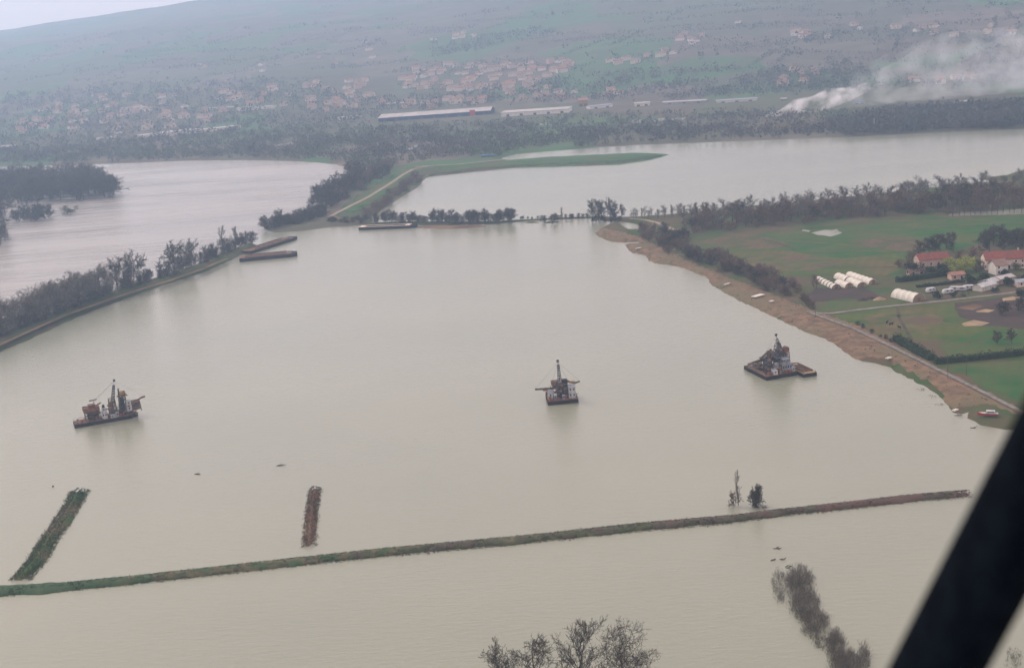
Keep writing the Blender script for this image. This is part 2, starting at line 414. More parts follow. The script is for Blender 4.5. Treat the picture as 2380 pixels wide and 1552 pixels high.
_sheet = [0]
def sheet(name, px, mt, lift, label=None, z=GZ, sub=None):
    P0 = GL(px, z + lift); pts = []; _sheet[0] += 1; rs = random.Random(_sheet[0])
    for i, a in enumerate(P0):
        b = P0[(i + 1) % len(P0)]; n = max(1, int((b - a).length / 5))
        for k in range(n):
            p = a.lerp(b, k / n); q = fbm(np.array([p.x]), np.array([p.y]), 25, 91)[0] * 2.6; w = rs.uniform(-.5, .5)
            pts.append(Vector((p.x + q + w, p.y + q * 1.5 - w, p.z)))
    o = obj(name, tess(name, pts, mt)); return tag(o, kind='structure')
# brown mud strip along the shore: a draped grid that follows the bank
strip_px = [(1384, 541)] + [(x, y - (0 if x < 2040 else (13 if x < 2200 else 8))) for x, y in land_px[1:26]] + [(2262, 948), (2310, 950), (2380, 975), (2430, 990), (2300, 925), (2180, 862), (2080, 806), (1980, 760), (1890, 728), (1790, 690), (1700, 655), (1600, 613), (1545, 585), (1500, 562), (1470, 552), (1440, 545), (1400, 535)]
strip = GL(strip_px)
def strip_fn(x, y):
    s = sdist(x, y, strip) + 1.5 * fbm(x, y, 30, 31) + 2
    return np.where(s > 0, land_fn(x, y) + .10 + .3 * np.clip(s * .1, 0, 1) * (np.abs(fbm(x, y, 12, 33))) * (land_fn(x, y) > 1.5), -5)
sx = np.arange(20, 560, 2.2); sy = np.arange(420, 1130, 2.2)
tag(obj('mud_bank', grid_mesh('mud_bank', sx, sy, strip_fn, M['mud'])), kind='structure')
sheet('meadow', [(1600, 572), (1760, 543), (1960, 528), (2160, 508), (2420, 503), (2640, 495), (2640, 560), (2300, 560), (2160, 600), (2080, 640), (1880, 640), (1790, 640)], M['field_green'], .03)
sheet('field', [(1625, 560), (1700, 545), (1752, 544), (1850, 572), (1790, 578), (1690, 576)], M['field_tan'], .08)
sheet('field', [(1610, 572), (1700, 572), (1800, 577), (1870, 590), (1960, 600), (2080, 590), (2130, 612), (2060, 640), (1890, 640), (1800, 640), (1700, 612)], M['field_olive'], .07)
sheet('field', [(1972, 562), (2010, 556), (2120, 552), (2150, 562), (2160, 572), (2095, 586), (2050, 578)], M['field_tan'], .09)
sheet('field', [(1720, 600), (1850, 592), (1960, 612), (1880, 630), (1780, 632)], M['field_rough'], .09)
sheet('field', [(2000, 735), (2120, 722), (2200, 735), (2160, 775), (2060, 770)], M['field_rough'], .09)
sheet('field', [(1900, 668), (2010, 672), (2060, 690), (2050, 700), (1960, 693), (1890, 700), (1870, 690)], M['field_plum'], .06)
sheet('meadow', [(1890, 726), (1930, 700), (2060, 700), (2075, 690), (2160, 696), (2200, 690), (2080, 708), (1960, 722)], M['field_green'], .05)
sheet('field', [(1930, 733), (2080, 714), (2210, 702), (2380, 681), (2600, 655), (2700, 790), (2400, 800), (2230, 795), (2090, 790), (2010, 770)], M['field_olive'], .05)
sheet('field', [(2215, 705), (2380, 684), (2580, 660), (2620, 745), (2400, 765), (2290, 758), (2230, 735)], M['field_plum'], .08)
sheet('field', [(2235, 752), (2262, 744), (2300, 748), (2280, 758), (2240, 759)], M['sand'], .12)
sheet('field', [(2270, 722), (2290, 718), (2312, 720), (2300, 726), (2272, 726)], M['sand'], .12)
sheet('field', [(2330, 694), (2350, 690), (2380, 692), (2378, 697), (2335, 698)], M['sand'], .12)
sheet('field', [(2225, 715), (2260, 708), (2286, 711), (2260, 718)], M['dyke_brown'], .11)
sheet('meadow', [(2180, 800), (2290, 770), (2400, 766), (2700, 745), (2700, 820), (2390, 822), (2205, 838)], M['field_green'], .11)
sheet('meadow', [(2205, 852), (2390, 836), (2700, 820), (2700, 960), (2420, 950), (2300, 900), (2220, 860)], M['field_green'], .05)
#sheet('meadow', [(2265, 960), (2300, 968), (2345, 985), (2380, 992), (2345, 994), (2280, 984)], M['field_green'], .14)
rk = np.random.RandomState(12); n_ = 26000
px_, py_ = rk.uniform(60, 540, n_), rk.uniform(430, 1120, n_); sd_ = sdist(px_, py_, strip)
k_ = (sd_ > .5) & (land_fn(px_, py_) > .2); px_, py_ = px_[k_], py_[k_]; pz_ = land_fn(px_, py_) + .1; n_ = len(px_)
base_ = np.array([(1, 0, 0), (-.5, .8, 0), (-.5, -.8, 0), (0, 0, .9)]); V_ = base_[None] * rk.uniform(.18, .75, (n_, 1, 1)) * rk.uniform(.6, 1.4, (n_, 4, 1)) + np.stack([px_, py_, pz_], -1)[:, None]
F__ = (np.arange(n_) * 4)[:, None, None] + np.array([(0, 1, 3), (1, 2, 3), (2, 0, 3)])[None]
tag(obj('clods', np_mesh('clods', V_.reshape(-1, 3), F__.reshape(-1, 3), M['clod'])), kind='stuff')
def ribbon(name, px, w, mt, z, lift=0, kind='structure'):
    P = GL(px, z + lift); vs = []; fs = []
    for i, p in enumerate(P):
        a = P[max(i - 1, 0)]; b = P[min(i + 1, len(P) - 1)]; d = (b - a); d.z = 0; d.normalize(); n = Vector((-d.y, d.x, 0))
        ww = w[i] if isinstance(w, (list, tuple)) else w
        vs += [p + n * ww / 2, p - n * ww / 2]
        if i: fs.append((2 * i - 2, 2 * i - 1, 2 * i + 1, 2 * i))
    me = bpy.data.meshes.new(name); me.from_pydata([tuple(v) for v in vs], [], fs); me.materials.append(mt); me.update()
    if me.polygons[0].normal.z < 0: me.flip_normals()
    return tag(obj(name, me), kind=kind)
ribbon('farm_track', [(1888, 727), (1930, 728), (2000, 719), (2080, 710), (2200, 698), (2300, 686), (2380, 676), (2500, 664)], 3.2, M['gravel'], GZ, .16)
ribbon('bank_road', [(1878, 723), (1888, 728), (1985, 763), (2080, 808), (2180, 858), (2300, 918), (2420, 980), (2600, 1070)], 2.2, M['gravel'], GZ, .48)
for pp_, w_, m_ in (([(1772, 556), (1812, 566), (1850, 581)], 2.2, 'hedge_earth'), ([(2046, 556), (2110, 566), (2196, 592)], 2.0, 'hedge_earth'), ([(1880, 588), (1960, 582), (2060, 584)], 2.5, 'field_rough'), ([(1700, 585), (1790, 590), (1880, 600), (1990, 612)], 3.0, 'field_tan'),
                    ([(1830, 560), (1930, 566), (2040, 574)], 3.5, 'field_rough'), ([(1900, 618), (1990, 622), (2080, 620)], 2.5, 'hedge_earth'), ([(1690, 604), (1800, 616), (1900, 632)], 3.0, 'field_rough'), ([(2040, 728), (2140, 740), (2230, 758)], 2.2, 'field_rough'), ([(2085, 712), (2090, 740), (2120, 790)], 1.6, 'hedge_earth'),
                    ([(1990, 540), (2100, 532), (2250, 522), (2400, 516)], 3.0, 'field_rough'), ([(1960, 516), (2080, 514), (2200, 512)], 4.0, 'field_tan'), ([(2230, 800), (2300, 785), (2400, 775)], 1.6, 'hedge_earth')):
    ribbon('field_strip', pp_, w_, M[m_], GZ, .14)
ribbon('dirt_track', [(1464, 508), (1500, 511), (1530, 518), (1557, 530), (1580, 536)], 4, M['track'], GZ, .12)
for p in ([(1475, 574), (1494, 578)], [(1684, 655), (1702, 662)]):
    pass

def pool_sheet(px):
    pts = GL(px, GZ + .17)
    return tag(obj('flood_pool', tess('flood_pool', pts, M['lake'])), kind='structure')
pool_sheet([(1885, 541), (1902, 537), (1918, 534), (1932, 535), (1946, 532), (1950, 538), (1958, 541), (1946, 546), (1930, 550), (1914, 547), (1899, 546)])
pool_sheet([(1866, 533), (1884, 536), (1880, 539), (1862, 537)])
# ------------------------------------------------------------------ embankments as ribbons with a real section
def dyke(name, px, half, h, mt, seed=1, step=3.0, rough=.35, n_sec=7, label=None):
    P = GL(px); pts = []
    for i in range(len(P) - 1):
        n = max(1, int((P[i + 1] - P[i]).length / step))
        for k in range(n): pts.append((P[i].lerp(P[i + 1], k / n), i + k / n))
    pts.append((P[-1], len(P) - 1)); N = len(pts)
    r = random.Random(seed); vs = []; fs = []
    sec = [(-1.15, -.8), (-.95, .0), (-.72, .55), (-.35, .95), (.0, 1.0), (.35, .95), (.72, .55), (.95, 0), (1.15, -.8)]
    arr = np.array([(p[0].x, p[0].y) for p in pts]); nz = fbm(arr[:, 0], arr[:, 1], 22, seed); nz2 = fbm(arr[:, 0], arr[:, 1], 30, seed + 9)
    for i, (p, q) in enumerate(pts):
        a = pts[max(i - 2, 0)][0]; b = pts[min(i + 2, N - 1)][0]; d = (b - a).normalized(); n = Vector((-d.y, d.x, 0))
        hw = half if not isinstance(half, (list, tuple)) else half[int(q)] + (half[min(int(q) + 1, len(half) - 1)] - half[int(q)]) * (q - int(q))
        endf = min(1, (min(i, N - 1 - i) * step) / 6 + .02)
        for k, (sx_, sz) in enumerate(sec):
            w = hw * (1 + rough * .6 * (nz[i] if sx_ < 0 else nz2[i])) * (.6 + .4 * endf)
            jit = r.uniform(-.25, .25) * rough * 2
            z = sz * h if sz < 0 else sz * h * endf * (1 + .15 * nz[i]) + (r.uniform(-.15, .15) * rough if sz > .1 else 0)
            vs.append(p + n * (sx_ * w + jit) + Vector((0, 0, z - .08)))
    K = len(sec)
    for i in range(N - 1):
        for k in range(K - 1): fs.append((i * K + k, i * K + k + 1, (i + 1) * K + k + 1, (i + 1) * K + k))
    fs.append(tuple(range(K))); fs.append(tuple(range((N - 1) * K, N * K))[::-1])
    me = bpy.data.meshes.new(name); me.from_pydata([tuple(v) for v in vs], [], fs); me.materials.append(mt); me.update()
    me.polygons.foreach_set('use_smooth', [True] * len(me.polygons))
    if sum(p.normal.z for p in me.polygons) < 0: me.flip_normals()
    return tag(obj(name, me), kind='structure')
def dyke_grad(name, x_a, x_b, x_c):
    """green at the left end, mixed in the middle, bare brown at the right end"""
    mt, t, b = new_mat(name); b.inputs['Roughness'].default_value = .9
    geo = t.nodes.new('ShaderNodeNewGeometry')
    no = t.nodes.new('ShaderNodeTexNoise'); no.inputs['Scale'].default_value = .12; no.inputs['Detail'].default_value = 9
    t.links.new(geo.outputs['Position'], no.inputs['Vector'])
    s = t.nodes.new('ShaderNodeSeparateXYZ'); t.links.new(geo.outputs['Position'], s.inputs[0])
    mr = t.nodes.new('ShaderNodeMapRange'); mr.inputs[1].default_value = x_a; mr.inputs[2].default_value = x_c; t.links.new(s.outputs[0], mr.inputs[0])
    ad = t.nodes.new('ShaderNodeMath'); ad.operation = 'ADD'
    ml = t.nodes.new('ShaderNodeMath'); ml.operation = 'MULTIPLY_ADD'; ml.inputs[1].default_value = 1.5; ml.inputs[2].default_value = -.75
    t.links.new(no.outputs[0], ml.inputs[0]); t.links.new(ml.outputs[0], ad.inputs[0]); t.links.new(mr.outputs[0], ad.inputs[1])
    cr = t.nodes.new('ShaderNodeValToRGB'); e = cr.color_ramp.elements
    e[0].position = .05; e[0].color = (.028, .062, .024, 1); e[1].position = 1.0; e[1].color = (.085, .056, .042, 1)
    for p, c in ((.2, (.045, .072, .028)), (.32, (.10, .085, .05)), (.42, (.05, .07, .03)), (.6, (.06, .045, .034)), (.72, (.065, .068, .04)), (.85, (.075, .052, .04))):
        x = e.new(p); x.color = (*c, 1)
    t.links.new(ad.outputs[0], cr.inputs[0]); t.links.new(cr.outputs[0], b.inputs['Base Color'])
    bp = t.nodes.new('ShaderNodeBump'); bp.inputs['Distance'].default_value = .5; t.links.new(no.outputs[0], bp.inputs['Height']); t.links.new(bp.outputs[0], b.inputs['Normal'])
    return mt
M['front_dyke'] = dyke_grad('front_dyke', -175, 0, 170)
dyke('front_dyke', [(-300, 1400), (0, 1374), (130, 1366), (330, 1346), (600, 1316), (900, 1283), (1200, 1256), (1500, 1224), (1700, 1207), (1780, 1196), (2000, 1172), (2120, 1158), (2255, 1147)],
     [4.6, 4.6, 4.2, 3.3, 3.2, 3.2, 3.2, 3.0, 2.9, 2.7, 2.9, 3.1, 2.6], 1.2, M['front_dyke'], 3, 1.4, .75)
dyke('green_bank', [(188, 1140), (166, 1185), (146, 1218), (114, 1254), (88, 1300), (44, 1350)], [2.4, 2.7, 2.8, 3.1, 3.0, 3.4], .9, M['dyke_green'], 5, .8, .8)
dyke('brown_bank', [(733, 1134), (728, 1165), (723, 1205), (720, 1240), (718, 1270)], [1.6, 1.8, 1.9, 2.0, 1.8], .8, M['dyke_brown'], 8, .8, .7)
dyke('river_bank', [(-500, 985), (-200, 880), (0, 798), (80, 762), (150, 731), (250, 694), (330, 668), (400, 647), (470, 622), (540, 592), (590, 570)],
     [15, 15, 15, 15, 15, 14, 13, 12, 11, 9, 5], 2.8, M['dyke_mixed'], 13, 3, .3)
ribbon('dirt_track', [(-200, 880), (0, 800), (80, 764), (150, 733), (250, 697), (330, 671), (400, 650), (470, 625), (530, 600)], 3.5, M['dyke_brown'], 2.6, .5)
dyke('causeway', [(845, 521), (960, 519), (1060, 519), (1140, 518), (1200, 514), (1290, 509), (1365, 506), (1430, 507), (1500, 508)], [7, 10, 9, 7, 3.5, 2.5, 3, 4, 6], 1.0, M['dyke_mixed'], 17, 3, .3)
for i, (a, b, w) in enumerate((((1215, 517), (1256, 517), 2.5), ((1262, 517), (1300, 516), 6), ((1312, 516), (1326, 515), 2.2), ((1332, 517), (1342, 516), 1.5))):
    dyke('mud_islet', [a, b], w, .7, M['dyke_mixed'], 30 + i, 2, .4)
dyke('mud_bank', [(968, 527), (1050, 528), (1132, 526)], [6, 9, 5], .8, M['dyke_brown'], 41, 3, .4)

# draped sheets on the far diagonal embankment
def drape(name, px, mt, lift, step=6):
    P = GL(px, 1.9); xs_ = [p.x for p in P]; ys_ = [p.y for p in P]
    gx = np.arange(min(xs_) - step, max(xs_) + step, step); gy = np.arange(min(ys_) - step, max(ys_) + step, step)
    def fn(x, y):
        s = sdist(x, y, P) + 1.5 * fbm(x, y, 30, 61)
        z = terr(x, y) + lift
        return np.where((s > -step) & (z > .4), z, -9)
    return tag(obj(name, grid_mesh(name, gx, gy, fn, mt)), kind='structure')
drape('green_slope', [(800, 512), (860, 500), (930, 452), (975, 420), (1040, 402), (1200, 387), (1440, 378), (1550, 360), (1380, 366), (1190, 376), (1080, 384), (960, 394), (920, 405), (860, 440), (790, 490)], M['dyke_mixed'], .12)
drape('green_slope', [(790, 490), (850, 452), (905, 418), (950, 390), (985, 388), (955, 405), (925, 428), (880, 460), (820, 492)], M['field_green'], .3)
drape('green_slope', [(1010, 385), (1190, 377), (1380, 367), (1540, 360), (1440, 374), (1190, 384), (1040, 396)], M['field_green'], .3)
drape('field', [(1770, 292), (1850, 286), (1960, 288), (1880, 298), (1780, 300)], M['field_tan'], .2, 8)
def draped_ribbon(name, px, w, mt, lift):
    P = GL(px, 2.0); vs = []; fs = []
    Q = []
    for i in range(len(P) - 1):
        n = max(1, int((P[i + 1] - P[i]).length / 10))
        Q += [P[i].lerp(P[i + 1], k / n) for k in range(n)]
    Q.append(P[-1])
    for i, p in enumerate(Q):
        d = (Q[min(i + 1, len(Q) - 1)] - Q[max(i - 1, 0)]).normalized(); n = Vector((-d.y, d.x, 0))
        z = T1(p.x, p.y) + lift
        for s in (1, -1):
            v = p + n * s * w / 2; vs.append((v.x, v.y, max(z, .4)))
        if i: fs.append((2 * i - 2, 2 * i - 1, 2 * i + 1, 2 * i))
    me = bpy.data.meshes.new(name); me.from_pydata(vs, [], fs); me.materials.append(mt); me.update()
    if me.polygons[0].normal.z < 0: me.flip_normals()
    return tag(obj(name, me), kind='structure')
draped_ribbon('dirt_track', [(765, 505), (790, 492), (850, 462), (900, 432), (935, 408), (960, 394), (1000, 386)], 4, M['track'], .5)
draped_ribbon('dirt_track', [(760, 500), (780, 508), (800, 512), (835, 516)], 7, M['dyke_brown'], .45)
draped_ribbon('dirt_track', [(965, 388), (1060, 383), (1130, 376), (1170, 372)], 5, M['track'], .5)

# ------------------------------------------------------------------ trees
def rvec(r, s=1.0): return Vector((r.gauss(0, s), r.gauss(0, s), r.gauss(0, s)))
def tree_meshes(seed, h, levels, spread, twig, first=.25, multi=1, up=.25, tw=.03, trunk_r=None, tips=.8):
    """returns (trunk MB, crown MB): limbs in the first, branches and twigs in the second"""
    r = random.Random(seed); T = MB(); K = MB()
    kids = {0: levels[0], 1: levels[1], 2: levels[2], 3: levels[3] if len(levels) > 3 else 0}
    def grow(p, d, L, w, lv):
        segs = 4 if lv == 0 else (3 if lv < 3 else 2)
        nodes = [p.copy()]; dirs = []
        for i in range(segs):
            d = (d + rvec(r, .05 if lv == 0 else .10 + .05 * lv) + Vector((0, 0, up * (.25 if lv else .1)))).normalized(); dirs.append(d)
            nodes.append(nodes[-1] + d * L / segs)
        tgt = T if lv <= 1 else K
        last = lv >= len(levels) or kids.get(lv, 0) == 0
        if last:
            tgt.spike(nodes[0], nodes[-1], w); return
        for i in range(segs):
            tgt.bar(nodes[i], nodes[i + 1], w * (1 - .75 * i / segs), w * (1 - .75 * (i + 1) / segs), n=5 if lv == 0 else 3, cap=False)
        n = kids[lv]
        for k in range(n):
            q = first + (1 - first) * (k + r.random()) / n if lv == 0 else .2 + .8 * (k + r.random()) / n
            q = min(q, .999); si = int(q * segs); pos = nodes[si].lerp(nodes[si + 1], q * segs - si)
            ax = dirs[si]; side = rvec(r).cross(ax).normalized()
            sp = spread * (1.0 if lv else (1.15 - .55 * q))
            nd = (ax * (1 - sp * .5) + side * sp + Vector((0, 0, up))).normalized()
            if lv == 0: l2 = L * twig[0] * (1.15 - .5 * q) * r.uniform(.75, 1.15)
            else: l2 = L * twig[min(lv, len(twig) - 1)] * r.uniform(.6, 1.15)
            w2 = max(w * (1 - .75 * q) * .55, tw * (1.0 if lv >= 2 else 1.3))
            if lv + 1 >= len(levels): w2 = tw
            grow(pos, nd, l2, w2, lv + 1)
    for mstem in range(multi):
        d = Vector((0, 0, 1)) if multi == 1 else (Vector((0, 0, 1)) + Vector((r.uniform(-.4, .4), r.uniform(-.4, .4), 0))).normalized()
        grow(Vector((r.uniform(-.5, .5), r.uniform(-.5, .5), -.5)) if multi > 1 else Vector((0, 0, -.5)), d, h * .82 if multi == 1 else h * r.uniform(.6, .85), trunk_r or h * .022, 0)
    zm = max(v[2] for v in T.v + K.v); q = h / zm
    for mb in (T, K): mb.v = [(v[0] * q, v[1] * q, v[2] * q) for v in mb.v]
    return T, K
class Kind:
    def __init__(s, name, cat, parts): s.name, s.cat, s.parts = name, cat, parts
    def place(s, loc, label, group, rz=None, sc=1, name=None):
        e = empty(name or s.name, loc, random.uniform(0, 6.28) if rz is None else rz, label, s.cat, group, sc)
        for n, me in s.parts: obj(n, me, e)
        return e
def tkind(name, cat, seed, crown_mat, trunk='trunk', crown='crown', **k):
    T, K = tree_meshes(seed, **k)
    return Kind(name, cat, [(trunk, T.mesh(trunk, M['bark'])), (crown, K.mesh(crown, crown_mat))])
ROUND = dict(h=10, levels=(10, 7, 6, 4), spread=.82, twig=(.56, .5, .5, .55), first=.15, up=.16, tw=.042)
bare = [tkind('bare_tree', 'tree', 100 + i, M['twig_grey'], **ROUND) for i in range(4)]
bare_dark = [tkind('bare_tree', 'tree', 120 + i, M['twig_dark'], **dict(ROUND, levels=(12, 8, 6, 4), tw=.055)) for i in range(4)]
tall = [tkind('bare_tree', 'tree', 140 + i, M['twig_grey'], h=10, levels=(12, 6, 5, 4), spread=.5, twig=(.34, .45, .5, .5), first=.12, up=.35, tw=.04) for i in range(3)]
shrub = [tkind('shrub', 'shrub', 160 + i, M['twig_brown'], trunk='stem', crown='twigs', h=10, levels=(7, 6, 5, 3), spread=.8, twig=(.55, .45, .45, .5), first=.08, multi=4, up=.15, tw=.07, trunk_r=.12) for i in range(3)]
shrub_d = [tkind('shrub', 'shrub', 170 + i, M['twig_dark'], trunk='stem', crown='twigs', h=10, levels=(7, 6, 5, 3), spread=.8, twig=(.55, .45, .45, .5), first=.08, multi=4, up=.15, tw=.08, trunk_r=.12) for i in range(3)]
bare_brown = [tkind('bare_tree', 'tree', 180 + i, M['twig_brown'], **dict(ROUND, levels=(12, 8, 6, 4), tw=.05)) for i in range(3)]
def leafy(seed, n, size, rx, rz, stems=1):
    r = random.Random(seed); T = MB(); K = MB()
    T.bar((0, 0, -.5), (0, 0, rz * 1.0), .25, .1, n=5)
    lobes = [(Vector((r.gauss(0, rx * .45), r.gauss(0, rx * .45), rz * r.uniform(.55, 1.45))), r.uniform(.35, .6)) for _ in range(9)]
    for c, q in lobes: T.bar((0, 0, rz * .4), c, .1, .03, n=3, cap=False)
    for _ in range(n):
        c, q = r.choice(lobes); d = rvec(r).normalized() * r.uniform(.6, 1.05) * q
        p = c + Vector((d.x * rx, d.y * rx, d.z * rz)); p.z = max(p.z, .05)
        a, b_ = rvec(r, size), rvec(r, size)
        K.add([p, p + a, p + b_], [(0, 1, 2)])
    return T, K
def lkind(name, cat, seed, cm, *a):
    T, K = leafy(seed, *a); return Kind(name, cat, [('trunk', T.mesh('trunk', M['bark'])), ('crown', K.mesh('crown', cm))])
dark_leaf = [lkind('evergreen_tree', 'tree', 200 + i, M['leaf_dark'], 1600, .35, 4.2, 4.6) for i in range(3)]
yellow_leaf = [lkind('willow_tree', 'tree', 210 + i, M['leaf_yellow'], 1700, .33, 4.2, 4.6) for i in range(2)]
green_bush = [lkind('green_bush', 'bush', 220 + i, M['bush_green'], 1300, .32, 4.6, 4.0) for i in range(2)]

def tsize(px, py, hpx):
    """height in metres of an upright thing at this spot that spans hpx pixels"""
    p = G(px, py); lo, hi = 0.0, 80.0
    for _ in range(24):
        mid = (lo + hi) / 2; q = Vector((p.x, p.y, mid - ALT)); k = FPX / q.dot(F_)
        d = math.hypot(q.dot(RI) * k + CX - px, CY - q.dot(UI) * k - py)
        if d < hpx: lo = mid
        else: hi = mid
    return lo

# dense undergrowth and the inside of the dense woods, past the few hundred that can be picked apart
STUFF = {'depth of the tree belt': ('belt_wood', 'brown'), 'back of the tree belt before the far pond': ('belt_wood', 'grey'), 'flooded wood in the river at the left edge, back': ('flooded_wood', 'dark'),
         'flooded wood in the river at the left edge, heart': ('flooded_wood', 'dark'), 'undergrowth of the tree belt': ('undergrowth', 'brown_low'), 'thin shrubs straggling into the meadow': ('scrub', 'brown_low'), 'thicket on the pond-side slope': ('thicket', 'brown_low')}
def light(seed, low):
    T, K = tree_meshes(seed, **(dict(h=10, levels=(8, 7, 6), spread=.85, twig=(.6, .55, .5, .5), first=.05, up=.15, tw=.09, multi=2, trunk_r=.12) if low else dict(ROUND, levels=(11, 9, 7), tw=.085)))
    V = []; Fs = []
    for mb in (T, K):
        b = len(V); V += mb.v
        for f in mb.f:
            for i in range(1, len(f) - 1): Fs.append((b + f[0], b + f[i], b + f[i + 1]))
    return np.array(V), np.array(Fs)
_l = [light(400 + i, False) for i in range(3)]; _s = [light(410 + i, True) for i in range(3)]
LIGHT = {'brown': _l, 'grey': _l, 'dark': _l, 'brown_low': _s}; HEAP = {}
def plant(kinds, px, py, hpx, label, group, z=0.0, name=None, wide=1.0):
    p = G(px, py, z); h = tsize(px, py, hpx)
    sg = STUFF.get(group)
    if sg:
        V, Fa = LIGHT[sg[1]][random.randrange(len(LIGHT[sg[1]]))]; k = h / 10; t = random.uniform(0, 6.28); c, s_ = math.cos(t), math.sin(t)
        W_ = np.stack([(V[:, 0] * c - V[:, 1] * s_) * k * wide + p.x, (V[:, 0] * s_ + V[:, 1] * c) * k * wide + p.y, V[:, 2] * k + p.z], -1)
        HEAP.setdefault(sg, []).append((W_, Fa)); return None
    return random.choice(kinds).place(p, label, group, sc=(h / 10 * wide, h / 10 * wide, h / 10), name=name)
def lerp_line(pts, n, jx=0, jy=0):
    seg = [math.dist(pts[i], pts[i + 1]) for i in range(len(pts) - 1)]; L = sum(seg); out_ = []
    for k in range(n):
        d = (k + .5 + random.uniform(-.3, .3)) / n * L; i = 0
        while i < len(seg) - 1 and d > seg[i]: d -= seg[i]; i += 1
        q = max(0, min(1, d / seg[i])); a, b = pts[i], pts[i + 1]
        out_.append((a[0] + (b[0] - a[0]) * q + random.uniform(-jx, jx), a[1] + (b[1] - a[1]) * q + random.uniform(-jy, jy)))
    return out_

# left river embankment: dense grey row, two big crowns, low scrub
for x, y in lerp_line([(-40, 800), (0, 780), (80, 748), (160, 716), (250, 684)], 40, 3, 7):
    plant(bare, x, y, random.uniform(64, 84), 'bare grey tree in the dense row on the left bank', 'dense row of bare trees on the left bank', 1.0, wide=1.3)
for x, y in lerp_line([(-20, 792), (250, 690)], 22, 4, 3):
    plant(shrub_d, x, y, random.uniform(28, 42), 'low dark shrub below the dense row on the left bank', 'undergrowth below the left bank tree row', 1.2)
for (x, y, h, w, lb) in ((275, 682, 88, 1.0, 'broad bare tree, left half of the first tall clump on the left bank'), (312, 668, 92, .95, 'tall bare tree forming the right half of the first tall clump on the left bank'),
                      (408, 640, 84, 1.0, 'round-crowned bare tree standing alone among low scrub on the left bank'), (447, 626, 74, .9, 'smaller bare tree leaning beside the round-crowned lone tree on the left bank')):
    plant(bare_dark, x, y, h, lb, None, 1.2, wide=w)
plant(bare_dark, 290, 676, 70, 'shorter bare tree in front of the first tall clump on the left bank', None, 1.2)
plant(bare, 425, 636, 76, 'thin pale tree half hidden behind the round-crowned lone tree', None, 1.2)
for x, y in lerp_line([(250, 690), (330, 664), (400, 640), (470, 613), (540, 583), (588, 563)], 34, 3, 6):
    plant(shrub_d, x, y, random.uniform(20, 34), 'dark scrub bush along the far part of the left river bank', 'scrub along the far part of the left bank', 1.0)
for x, y in lerp_line([(345, 655), (480, 606), (585, 563)], 12, 3, 3):
    plant(bare_dark, x, y, random.uniform(26, 42), 'small dark bare tree rising from the scrub on the left bank', 'small trees in the scrub of the left bank', 1.0)
plant(tall, 522, 590, 66, 'thin tall twiggy tree standing above the scrub near the end of the left bank', None, 1.0)
plant(tall, 548, 582, 58, 'spindly bare tree next to the thin tall one near the bank end', None, 1.0)

# flooded wood in the river at the left edge
wood_g = 'flooded wood in the river at the left edge'
for k in range(110):
    x = random.uniform(-60, 268); y = random.uniform(428, 466) + (-x * .01)
    if x > 235: y = random.uniform(446, 458)
    plant(bare_dark, x, y + 2, random.uniform(42, 60) * (1 if x < 235 else .95), 'dark leafless tree at the ' + ('front' if y > 452 else ('back' if y < 442 else 'heart')) + ' of the flooded wood', wood_g + (', front' if y > 452 else (', back' if y < 442 else ', heart')), -.2, wide=1.7)
for k in range(14):
    plant(bare_dark, random.uniform(-50, 95), random.uniform(466, 486), random.uniform(34, 50), 'dark tree on the ragged near side of the flooded wood', 'ragged near side of the flooded wood', -.2, wide=1.3)
for k in range(16):
    plant(bare_dark, random.uniform(-60, 14), random.uniform(500, 572), random.uniform(50, 80), 'dark flooded tree at the left edge below the wood', 'flooded trees at the left edge', -.2, wide=1.2)
for x, y in lerp_line([(36, 520), (60, 516), (84, 508), (118, 504)], 11, 6, 5):
    plant(shrub_d, x, y, random.uniform(28, 44), 'flooded bush below the wood in the river', 'flooded bushes below the river wood', -.2)
plant(green_bush, 158, 499, 26, 'lone low green bush standing in the river water beside the flooded wood', None, -.3, wide=1.5)
plant(shrub_d, 150, 492, 16, 'small dark bush right behind the lone green bush in the river', None, -.3, wide=1.2)

# trees of the diagonal embankment between river and far pond
for x, y in lerp_line([(832, 412), (800, 438), (760, 462), (735, 480)], 50, 16, 9):
    plant(bare_dark, x, y + 4, random.uniform(28, 42), 'brownish bare tree on the diagonal embankment', 'trees along the diagonal embankment', 1.0, wide=1.2)
for x, y in lerp_line([(905, 395), (870, 415), (820, 447), (770, 480)], 26, 14, 6):
    plant(random.choice((shrub, shrub_d)), x, y, random.uniform(24, 34), 'shrub beside the track on the diagonal embankment', 'shrubs along the diagonal embankment', 1.0, wide=1.2)
for x, y in lerp_line([(612, 533), (640, 528), (680, 521), (720, 512), (755, 508)], 20, 5, 5):
    plant(shrub_d, x, y, random.uniform(24, 36), 'dark rounded bush at the low tip of the diagonal embankment', 'bushes at the tip of the diagonal embankment', .8, wide=1.25)
plant(bare_dark, 652, 527, 44, 'tallest round tree among the bushes at the embankment tip', None, .8, wide=1.2)
plant(bare_dark, 615, 530, 32, 'leaning bare tree at the very end of the embankment tip', None, .3, wide=1.2)
for x, y in lerp_line([(985, 412), (950, 440), (905, 472), (862, 504)], 48, 12, 6):
    plant(shrub, x - 10, y, random.uniform(12, 20), 'brown thicket on the pond-side slope of the diagonal embankment', 'thicket on the pond-side slope', .8, wide=1.6)
for x, y in lerp_line([(765, 520), (850, 514)], 10, 4, 4):
    plant(shrub_d, x, y, random.uniform(10, 18), 'low scrub between embankment tip and moored barge', 'low scrub near the moored barge', .8, wide=1.5)
